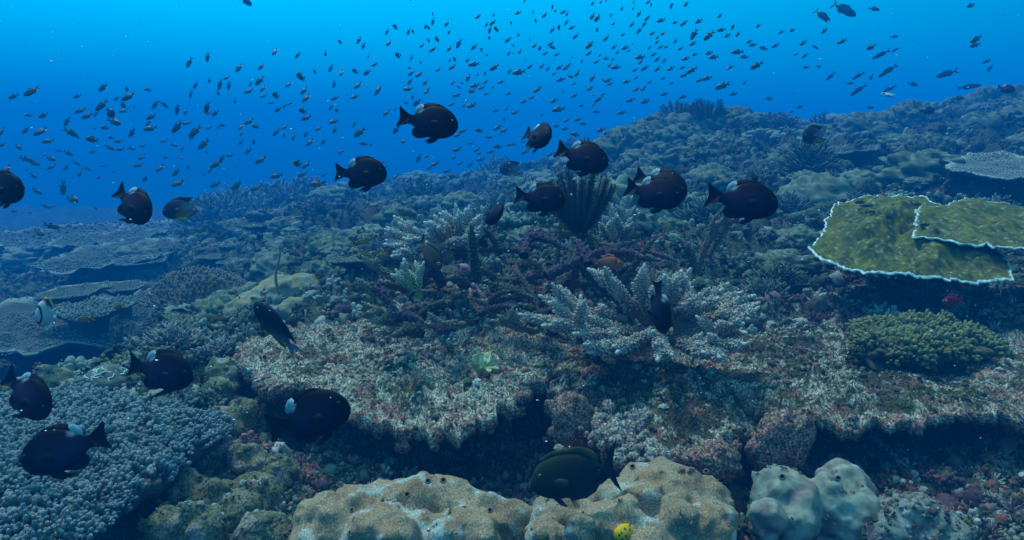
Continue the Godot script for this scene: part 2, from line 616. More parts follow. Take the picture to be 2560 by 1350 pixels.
func feather_star(g: Geo, q: RandomNumberGenerator, a: Vector3, b: Vector3, sag: Vector3, r: float, pin: float, c0: Color, c1: Color, count := 46) -> void:
	# one arm with its two rows of pinnules
	var n := 10
	var path := PackedVector3Array()
	var rad := PackedFloat32Array()
	var col := PackedColorArray()
	for s in n:
		var t := float(s) / (n - 1)
		path.append(a.lerp(b, t) + sag * 4.0 * t * (1.0 - t))
		rad.append(r * (1.0 - 0.8 * t))
		col.append(c0)
	g.tube(path, rad, 5, col)
	var side := (b - a).cross(sag + Vector3(0.01, 0.02, 0.3)).normalized()
	for k in count:
		var t := (k + 0.5) / count
		var e := t * (n - 1)
		var s := mini(int(e), n - 2)
		var p := path[s].lerp(path[s + 1], e - s)
		var d := (path[s + 1] - path[s]).normalized()
		for m in [-1.0, 1.0]:
			g.cone(p, (side * m + d * 0.75 + Vector3(q.randf_range(-0.2, 0.2), q.randf_range(-0.2, 0.2), q.randf_range(-0.2, 0.2))).normalized(), r * 0.5, pin * (0.5 + 1.6 * t * (1.0 - t) + 0.15), 3, c0, c1, 0.25)

func sheet(sd: int, wide: float, tall: float, curl: float, c0: Color, c1: Color) -> Geo:
	# one wavy upright leaf of a leafy coral, growing out along +z
	var g := Geo.new()
	var nu := 18
	var nv := 8
	for layer in 2:
		var p := PackedVector3Array()
		var c := PackedColorArray()
		for r in nv:
			var t := float(r) / (nv - 1)
			for k in nu:
				var s := 2.0 * k / (nu - 1) - 1.0
				var w := wide * (0.25 + 0.75 * sqrt(t))
				var rim := 1.0 - 0.35 * s * s + 0.12 * nA.get_noise_2d(s * 2.0 + sd, sd)
				var y := tall * t * rim * (1.0 - curl * 0.5) - 0.2 * tall
				var z := tall * curl * t * t * rim + wide * 0.35 * s * s + 0.12 * wide * nA.get_noise_2d(s * 1.5 + sd * 3.0, t + sd) * t
				p.append(Vector3(s * w, y, z - layer * wide * 0.05))
				c.append(c0.lerp(c1, smoothstep(0.8, 1.0, t)))
		g.grid(p, c, nu, nv, false)
	return g

func nets(balls: Array, soft_k: float, cell: float, rough: float, roughf: float, sd: int, paint: Callable) -> Geo:
	# one skin round many balls [centre, radius], melted into each other over soft_k
	var lo := Vector3.INF
	var hi := -Vector3.INF
	for b in balls:
		lo = lo.min(b[0] - Vector3.ONE * (b[1] * 1.3 + cell * 2.0))
		hi = hi.max(b[0] + Vector3.ONE * (b[1] * 1.3 + cell * 2.0))
	var n := Vector3i(((hi - lo) / cell).ceil()) + Vector3i.ONE
	var field := PackedFloat32Array()
	field.resize(n.x * n.y * n.z)
	field.fill(1.0)
	var o := Vector3(sd * 1.7, sd * 0.9, sd * 2.3)
	for b in balls:
		var c: Vector3 = b[0] - lo
		var r: float = b[1]
		var m := r * 1.25 + soft_k + cell * 2.0
		var a := Vector3i(((c - Vector3.ONE * m) / cell).floor()).clamp(Vector3i.ZERO, n - Vector3i.ONE)
		var e := Vector3i(((c + Vector3.ONE * m) / cell).ceil()).clamp(Vector3i.ZERO, n - Vector3i.ONE)
		for z in range(a.z, e.z + 1):
			for y in range(a.y, e.y + 1):
				var k := (z * n.y + y) * n.x + a.x
				for x in range(a.x, e.x + 1):
					var d := (Vector3(x, y, z) * cell).distance_to(c) - r
					var f := field[k]
					var h := clampf(0.5 + 0.5 * (f - d) / soft_k, 0.0, 1.0)
					field[k] = minf(f, lerpf(f, d, h) - soft_k * h * (1.0 - h))
					k += 1
	if rough > 0.0:
		for z in n.z:
			for y in n.y:
				var k := (z * n.y + y) * n.x
				for x in n.x:
					if absf(field[k]) < rough + cell * 2.0:
						var w := lo + Vector3(x, y, z) * cell
						field[k] -= rough * (nA.get_noise_3dv(w * roughf + o) + (dome(w + o, roughf * 0.8) - 0.5))
					k += 1
	var g := Geo.new()
	var index := PackedInt32Array()
	index.resize(field.size())
	index.fill(-1)
	var step := PackedInt32Array([1, n.x, n.x * n.y])
	for z in n.z - 1:
		for y in n.y - 1:
			for x in n.x - 1:
				var k := (z * n.y + y) * n.x + x
				var f0 := field[k]
				if absf(f0) > cell * 4.0:
					continue
				var sum := Vector3.ZERO
				var hits := 0
				for ax in 3:
					for q in 4:
						var u := q & 1
						var v := q >> 1
						var b := k + u * step[(ax + 1) % 3] + v * step[(ax + 2) % 3]
						var fa := field[b]
						var fb := field[b + step[ax]]
						if (fa < 0.0) != (fb < 0.0):
							var p := Vector3.ZERO
							p[ax] = fa / (fa - fb)
							p[(ax + 1) % 3] = u
							p[(ax + 2) % 3] = v
							sum += p
							hits += 1
				if hits == 0:
					continue
				index[k] = g.v.size()
				var w := lo + (Vector3(x, y, z) + sum / hits) * cell
				g.v.append(w)
				g.c.append(paint.call(w))
	for z in range(1, n.z - 1):
		for y in range(1, n.y - 1):
			for x in range(1, n.x - 1):
				var k := (z * n.y + y) * n.x + x
				var f0 := field[k]
				if absf(f0) > cell * 4.0:
					continue
				for ax in 3:
					var f1 := field[k + step[ax]]
					if (f0 < 0.0) == (f1 < 0.0):
						continue
					var su: int = step[(ax + 1) % 3]
					var sv: int = step[(ax + 2) % 3]
					var a := index[k]
					var b := index[k - su]
					var c := index[k - su - sv]
					var d := index[k - sv]
					if a < 0 or b < 0 or c < 0 or d < 0:
						continue
					if f0 < 0.0:
						g.i.append_array([a, c, b, a, d, c])
					else:
						g.i.append_array([a, b, c, a, c, d])
	return g
# ---------------------------------------------------------------- fish, one unit long, nose towards +x
func fish_body(pro: Array, paint: Callable, sides := 16, rows := 30) -> ArrayMesh:
	# pro: [x, top, bottom, half width] from the nose to the root of the tail
	var g := Geo.new()
	var p := PackedVector3Array()
	var c := PackedColorArray()
	var n := pro.size()
	for r in rows:
		var e := pow(float(r) / (rows - 1), 1.25) * (n - 1)
		var s := mini(int(e), n - 2)
		var f := e - s
		var q := PackedFloat32Array([0, 0, 0, 0])
		for k in 4:
			q[k] = cubic_interpolate(pro[s][k], pro[s + 1][k], pro[maxi(s - 1, 0)][k], pro[mini(s + 2, n - 1)][k], f)
		var my := (q[1] + q[2]) * 0.5
		var hy := (q[1] - q[2]) * 0.5
		for k in sides:
			var a := TAU * k / sides
			var sy := sin(a)
			var sz := cos(a)
			var w := signf(sz) * pow(absf(sz), 0.9) * q[3] * (1.0 - 0.18 * sy)
			var v := Vector3(q[0], my + hy * signf(sy) * pow(absf(sy), 1.05), w)
			p.append(v)
			c.append(paint.call(v.x, v.y, sy))
			g.uv.append(Vector2(v.x * 16.0, v.y * 16.0))
	# close nose and tail root
	g.grid(p, c, sides, rows, true)
	for tip in 2:
		var b := 0 if tip == 0 else (rows - 1) * sides
		var mid := Vector3.ZERO
		for k in sides:
			mid += g.v[b + k] / sides
		g.v.append(mid + Vector3(0.006 if tip == 0 else -0.004, 0, 0))
		g.c.append(g.c[b])
		g.uv.append(Vector2.ZERO)
		for k in sides:
			g.i.append_array([b + k, g.v.size() - 1, b + (k + 1) % sides] if tip == 0 else [b + k, b + (k + 1) % sides, g.v.size() - 1])
	return g.mesh()

func fin(poly: Array, root: int, c0: Color, c1: Color, thick := 0.006) -> ArrayMesh:
	# a fin in the x-y plane; its first `root` points lie on the body, where it is thickest
	var g := Geo.new()
	var pts := PackedVector2Array()
	for q in poly:
		pts.append(Vector2(q[0], q[1]))
	var tri := Geometry2D.triangulate_polygon(pts)
	var n := pts.size()
	for s in [1.0, -1.0]:
		for k in n:
			g.v.append(Vector3(pts[k].x, pts[k].y, s * (thick if k < root else thick * 0.2)))
			g.c.append(c0 if k < root else c1)
	for k in range(0, tri.size(), 3):
		g.i.append_array([tri[k], tri[k + 1], tri[k + 2], n + tri[k], n + tri[k + 2], n + tri[k + 1]])
	for k in n:
		var e := (k + 1) % n
		g.i.append_array([k, e, n + k, e, n + e, n + k])
	return g.mesh()

func aim(o: Node3D, px: float, py: float, d: float, size: float, heading: float, yaw: float, roll := 0.0) -> void:
	# heading: where the nose points in the picture plane (degrees, 0 right, 90 up); yaw turns it out of that plane (positive: towards the camera)
	var cam := Basis(Vector3.RIGHT, deg_to_rad(TILT))
	var h := fposmod(heading, 360.0)
	var b: Basis
	if h <= 90.0 or h >= 270.0:
		b = Basis(Vector3.BACK, deg_to_rad(h)) * Basis(Vector3.UP, deg_to_rad(-yaw))
	else:
		b = Basis(Vector3.BACK, deg_to_rad(h - 180.0)) * Basis(Vector3.UP, deg_to_rad(180.0 + yaw))
	b = cam * b * Basis(Vector3.RIGHT, deg_to_rad(roll))
	o.transform = Transform3D(b.scaled_local(Vector3.ONE * size), at(px, py, d))

const DISC := [[0.495, 0.012, -0.05, 0.012], [0.47, 0.075, -0.105, 0.04], [0.42, 0.145, -0.165, 0.07], [0.34, 0.212, -0.212, 0.096], [0.22, 0.262, -0.245, 0.112], [0.09, 0.268, -0.25, 0.108], [-0.03, 0.236, -0.226, 0.09], [-0.13, 0.172, -0.176, 0.062], [-0.2, 0.112, -0.122, 0.038], [-0.26, 0.076, -0.086, 0.022], [-0.31, 0.07, -0.08, 0.012]]
const LEAF := [[0.495, 0.0, -0.03, 0.01], [0.47, 0.045, -0.065, 0.03], [0.41, 0.098, -0.105, 0.055], [0.31, 0.148, -0.145, 0.074], [0.19, 0.172, -0.168, 0.08], [0.06, 0.165, -0.162, 0.074], [-0.06, 0.132, -0.13, 0.056], [-0.14, 0.088, -0.09, 0.036], [-0.2, 0.052, -0.055, 0.02], [-0.24, 0.044, -0.046, 0.012]]
const DART := [[0.495, -0.005, -0.02, 0.008], [0.46, 0.03, -0.045, 0.025], [0.38, 0.062, -0.072, 0.042], [0.24, 0.088, -0.092, 0.055], [0.08, 0.094, -0.095, 0.056], [-0.08, 0.08, -0.08, 0.046], [-0.2, 0.052, -0.052, 0.03], [-0.29, 0.026, -0.028, 0.016], [-0.34, 0.022, -0.024, 0.01]]

func eyes(o: Node3D, x: float, y: float, z: float, r: float, c0: Color) -> void:
	var g := Geo.new()
	var p := PackedVector3Array()
	var c := PackedColorArray()
	for k in 7:
		for s in 10:
			var t := PI * k / 6.0
			p.append(Vector3(sin(t) * cos(TAU * s / 10), sin(t) * sin(TAU * s / 10), cos(t) * 0.55) * r)
			c.append(c0)
	g.grid(p, c, 10, 7, true)
	var m := g.mesh()
	var h := Geo.new()
	for k in p.size():
		p[k] *= Vector3(0.6, 0.6, 0.5)
	c.fill(Color(0.004, 0.004, 0.006))
	h.grid(p, c, 10, 7, true)
	var pupil := h.mesh()
	for s in [1.0, -1.0]:
		var e := part("eye", m, M.eye, o)
		e.position = Vector3(x, y, z * s)
		part("pupil", pupil, M.eye, e).position = Vector3(0, 0, r * 0.34 * s)

func pair_fin(o: Node3D, called: String, mesh: Mesh, where: Vector3, out: float, down: float) -> void:
	for s in [1.0, -1.0]:
		var f := part(called, mesh, M.fin, o)
		f.position = where * Vector3(1, 1, s)
		f.rotation_degrees = Vector3(down * -s, out * s, 0)

func make_dascyllus() -> Node3D:
	var o := Node3D.new()
	o.name = "dark_damselfish"
	add_child(o)
	var dark := Color(0.007, 0.005, 0.011)
	var plum := Color(0.055, 0.026, 0.075)
	var paint := func(x: float, y: float, s: float) -> Color:
		var q := dark.lerp(plum, smoothstep(0.42, 0.1, absf(x - 0.02)) * smoothstep(0.26, 0.05, absf(y + 0.02)))
		return q.lerp(Color(0.42, 0.44, 0.5), smoothstep(-0.075, -0.13, x) * smoothstep(0.105, 0.14, y) * smoothstep(-0.24, -0.2, x))
	part("body", fish_body(DISC, paint, 20, 34), M.scales, o)
	part("dorsal_fin", fin([[0.27, 0.235], [0.16, 0.255], [0.02, 0.235], [-0.09, 0.17], [-0.13, 0.215], [-0.115, 0.262], [-0.06, 0.292], [0.03, 0.305], [0.12, 0.302], [0.21, 0.28]], 4, dark, dark, 0.01), M.fin, o)
	part("soft_dorsal_fin", fin([[-0.085, 0.17], [-0.15, 0.13], [-0.215, 0.085], [-0.245, 0.13], [-0.22, 0.2], [-0.175, 0.25], [-0.12, 0.262]], 3, Color(0.6, 0.62, 0.68), Color(0.45, 0.5, 0.6), 0.006), M.fin, o)
	part("tail_fin", fin([[-0.285, -0.07], [-0.285, 0.065], [-0.34, 0.085], [-0.42, 0.135], [-0.49, 0.185], [-0.5, 0.15], [-0.475, 0.06], [-0.468, 0.0], [-0.478, -0.06], [-0.505, -0.13], [-0.49, -0.16], [-0.42, -0.12], [-0.34, -0.085]], 2, dark, dark, 0.01), M.fin, o)
	part("anal_fin", fin([[0.05, -0.235], [-0.08, -0.19], [-0.19, -0.115], [-0.225, -0.15], [-0.235, -0.21], [-0.2, -0.262], [-0.13, -0.285], [-0.04, -0.275]], 3, dark, dark, 0.008), M.fin, o)
	pair_fin(o, "pelvic_fin", fin([[0.05, 0.01], [-0.03, 0.01], [-0.12, -0.06], [-0.15, -0.105], [-0.09, -0.1], [-0.01, -0.06]], 2, dark, dark), Vector3(0.17, -0.235, 0.035), 0, 20)
	pair_fin(o, "pectoral_fin", fin([[0.0, 0.03], [0.0, -0.03], [-0.06, -0.075], [-0.13, -0.07], [-0.155, -0.02], [-0.13, 0.035], [-0.06, 0.05]], 2, dark, dark, 0.003), Vector3(0.22, -0.03, 0.108), 9, 4)
	eyes(o, 0.405, 0.05, 0.062, 0.03, Color(0.03, 0.02, 0.03))
	return o

func make_chromis(sd: int, top: Color, low: Color) -> ArrayMesh:
	# small school fish: one mesh, body and fins together
	var st := SurfaceTool.new()
	st.begin(Mesh.PRIMITIVE_TRIANGLES)
	var paint := func(x: float, y: float, s: float) -> Color:
		return top.lerp(low, smoothstep(0.06, -0.12, y))
	var meshes := [fish_body(LEAF, paint, 10, 12),
		fin([[0.26, 0.14], [0.08, 0.155], [-0.1, 0.1], [-0.17, 0.15], [-0.13, 0.19], [0.0, 0.21], [0.14, 0.21]], 3, top, top, 0.006),
		fin([[0.02, -0.15], [-0.12, -0.09], [-0.19, -0.14], [-0.12, -0.19], [-0.02, -0.19]], 2, low, top, 0.006),
		fin([[-0.22, -0.04], [-0.22, 0.04], [-0.34, 0.1 + 0.01 * sd], [-0.5, 0.16], [-0.4, 0.06], [-0.33, 0.0], [-0.4, -0.055], [-0.5, -0.14], [-0.34, -0.095]], 2, top, top, 0.007)]
	for m in meshes:
		st.append_from(m, 0, Transform3D.IDENTITY)
	return st.commit()

func make_silver_damsel() -> Node3D:
	var o := Node3D.new()
	o.name = "yellow_bellied_damselfish"
	add_child(o)
	var slate := Color(0.035, 0.032, 0.05)
	var pale := Color(0.28, 0.26, 0.34)
	var gold := Color(0.62, 0.40, 0.01)
	var paint := func(x: float, y: float, s: float) -> Color:
		var q := slate.lerp(pale, smoothstep(0.25, -0.2, x) * smoothstep(0.2, -0.05, y))
		return q.lerp(gold, smoothstep(-0.14, -0.2, y) * smoothstep(0.3, 0.15, x))
	part("body", fish_body(DISC, paint, 16, 26), M.scales, o)
	part("dorsal_fin", fin([[0.27, 0.235], [0.1, 0.255], [-0.08, 0.18], [-0.2, 0.1], [-0.36, 0.2], [-0.24, 0.25], [-0.06, 0.31], [0.12, 0.31]], 4, slate, slate * 0.5, 0.008), M.fin, o)
	part("anal_fin", fin([[0.06, -0.23], [-0.08, -0.19], [-0.2, -0.11], [-0.36, -0.2], [-0.24, -0.26], [-0.06, -0.3]], 3, gold, slate * 0.5, 0.008), M.fin, o)
	part("tail_fin", fin([[-0.285, -0.07], [-0.285, 0.065], [-0.38, 0.15], [-0.52, 0.22], [-0.45, 0.07], [-0.41, 0.0], [-0.45, -0.07], [-0.52, -0.2], [-0.38, -0.14]], 2, pale, pale, 0.008), M.fin, o)
	pair_fin(o, "pelvic_fin", fin([[0.04, 0.01], [-0.04, 0.01], [-0.17, -0.09], [-0.1, -0.1], [0.0, -0.05]], 2, gold, gold), Vector3(0.15, -0.235, 0.03), 0, 18)
	pair_fin(o, "pectoral_fin", fin([[0.0, 0.03], [0.0, -0.03], [-0.07, -0.07], [-0.15, -0.05], [-0.13, 0.03]], 2, slate, slate * 1.6, 0.003), Vector3(0.22, -0.03, 0.108), 24, 10)
	eyes(o, 0.405, 0.05, 0.062, 0.028, Color(0.2, 0.18, 0.2))
	return o

func make_dart(called: String, back: Color, belly: Color, tail: Color) -> Node3D:
	var o := Node3D.new()
	o.name = called
	add_child(o)
	var paint := func(x: float, y: float, s: float) -> Color:
		return back.lerp(belly, smoothstep(0.05, -0.05, y))
	part("body", fish_body(DART, paint, 12, 20), M.scales, o)
	part("dorsal_fin", fin([[0.2, 0.085], [0.0, 0.088], [-0.22, 0.045], [-0.25, 0.07], [-0.1, 0.11], [0.1, 0.13]], 3, back, back), M.fin, o)
	part("anal_fin", fin([[0.0, -0.088], [-0.22, -0.045], [-0.24, -0.07], [-0.08, -0.12]], 2, belly, belly), M.fin, o)
	part("tail_fin", fin([[-0.32, -0.022], [-0.32, 0.022], [-0.4, 0.08], [-0.52, 0.15], [-0.44, 0.04], [-0.41, 0.0], [-0.44, -0.04], [-0.52, -0.14], [-0.4, -0.075]], 2, tail, tail), M.fin, o)
	return o

func make_surgeon() -> Node3D:
	var o := Node3D.new()
	o.name = "surgeonfish"
	add_child(o)
	var grey := Color(0.030, 0.034, 0.034)
	var olive := Color(0.055, 0.052, 0.032)
	var pro := [[0.495, -0.03, -0.07, 0.012], [0.475, 0.03, -0.1, 0.035], [0.43, 0.11, -0.145, 0.06], [0.35, 0.18, -0.195, 0.082], [0.22, 0.222, -0.232, 0.094], [0.08, 0.226, -0.236, 0.09], [-0.06, 0.2, -0.21, 0.074], [-0.18, 0.135, -0.145, 0.048], [-0.25, 0.07, -0.075, 0.026], [-0.3, 0.042, -0.045, 0.014], [-0.34, 0.042, -0.045, 0.011]]
	var paint := func(x: float, y: float, s: float) -> Color:
		return grey.lerp(olive, smoothstep(-0.05, 0.2, y + x * 0.3))
	part("body", fish_body(pro, paint, 20, 34), M.scales, o)
	part("dorsal_fin", fin([[0.36, 0.165], [0.2, 0.21], [0.05, 0.215], [-0.1, 0.17], [-0.22, 0.085], [-0.27, 0.13], [-0.22, 0.215], [-0.1, 0.275], [0.08, 0.29], [0.25, 0.265], [0.34, 0.22]], 5, olive, Color(0.10, 0.085, 0.03), 0.007), M.fin, o)
	part("anal_fin", fin([[0.12, -0.225], [0.0, -0.215], [-0.12, -0.17], [-0.23, -0.085], [-0.27, -0.14], [-0.21, -0.225], [-0.1, -0.275], [0.05, -0.28]], 4, grey, grey * 0.7, 0.007), M.fin, o)
	part("tail_fin", fin([[-0.32, -0.042], [-0.32, 0.04], [-0.37, 0.11], [-0.43, 0.21], [-0.5, 0.3], [-0.455, 0.16], [-0.425, 0.05], [-0.42, 0.0], [-0.43, -0.06], [-0.46, -0.16], [-0.5, -0.28], [-0.42, -0.19], [-0.37, -0.1]], 2, grey * 0.6, grey * 0.4, 0.009), M.fin, o)
	pair_fin(o, "pectoral_fin", fin([[0.0, 0.035], [0.0, -0.035], [-0.08, -0.06], [-0.17, -0.03], [-0.15, 0.03], [-0.07, 0.05]], 2, olive, olive, 0.003), Vector3(0.27, -0.04, 0.09), 12, 4)
	pair_fin(o, "pelvic_fin", fin([[0.03, 0.01], [-0.04, 0.01], [-0.12, -0.1], [-0.04, -0.07]], 2, grey, grey), Vector3(0.24, -0.225, 0.03), 0, 15)
	eyes(o, 0.395, 0.055, 0.062, 0.024, Color(0.12, 0.1, 0.05))
	part("tail_spine", fin([[-0.25, 0.006], [-0.25, -0.006], [-0.3, -0.003], [-0.3, 0.003]], 2, Color(0.3, 0.25, 0.1), Color(0.3, 0.25, 0.1), 0.03), M.fin, o)
	return o

func make_butterfly() -> Node3D:
	var o := Node3D.new()
	o.name = "butterflyfish"
	add_child(o)
	var white := Color(0.72, 0.76, 0.8)
	var ink := Color(0.01, 0.01, 0.015)
	var paint := func(x: float, y: float, s: float) -> Color:
		var q := white.lerp(ink, smoothstep(0.12, 0.18, y) * smoothstep(0.24, 0.12, x))
		return q.lerp(ink, smoothstep(0.03, 0.015, absf(x - 0.4)))
	var pro := []
	for q in DISC:
		pro.append([q[0], q[1] * 1.2, q[2] * 1.1, q[3] * 0.9])
	part("body", fish_body(pro, paint, 16, 26), M.scales, o)
	part("dorsal_fin", fin([[0.25, 0.28], [0.05, 0.3], [-0.12, 0.2], [-0.24, 0.1], [-0.28, 0.24], [-0.15, 0.38], [0.05, 0.4]], 4, ink, Color(0.6, 0.45, 0.02), 0.012), M.fin, o)
	part("anal_fin", fin([[0.05, -0.26], [-0.1, -0.19], [-0.22, -0.11], [-0.28, -0.22], [-0.14, -0.33]], 3, white, white, 0.01), M.fin, o)
	part("tail_fin", fin([[-0.29, -0.07], [-0.29, 0.065], [-0.47, 0.13], [-0.48, 0.0], [-0.47, -0.13]], 2, white, white, 0.008), M.fin, o)
	pair_fin(o, "pelvic_fin", fin([[0.04, 0.01], [-0.04, 0.01], [-0.1, -0.14], [-0.03, -0.1]], 2, white, white), Vector3(0.15, -0.25, 0.02), 0, 12)
	eyes(o, 0.4, 0.05, 0.058, 0.026, ink)
	return o

func make_soldier(called: String, skin: Color, low: Color) -> Node3D:
	var o := Node3D.new()
	o.name = called
	add_child(o)
	var paint := func(x: float, y: float, s: float) -> Color:
		return skin.lerp(low, smoothstep(0.08, -0.12, y)).lerp(Color(0.05, 0.01, 0.01), smoothstep(0.025, 0.01, absf(x - 0.3 + y * 0.15)) * 0.8)
	part("body", fish_body(LEAF, paint, 16, 24), M.scales, o)
	part("dorsal_fin", fin([[0.25, 0.15], [0.05, 0.16], [-0.12, 0.095], [-0.2, 0.2], [-0.1, 0.17], [0.05, 0.25], [0.2, 0.22]], 3, skin, skin), M.fin, o)
	part("anal_fin", fin([[0.0, -0.15], [-0.14, -0.085], [-0.22, -0.2], [-0.08, -0.2]], 2, low, skin), M.fin, o)
	part("tail_fin", fin([[-0.22, -0.042], [-0.22, 0.04], [-0.34, 0.12], [-0.46, 0.17], [-0.38, 0.04], [-0.36, 0.0], [-0.38, -0.04], [-0.46, -0.16], [-0.34, -0.11]], 2, skin, skin), M.fin, o)
	eyes(o, 0.38, 0.035, 0.052, 0.042, Color(0.5, 0.2, 0.15))
	return o
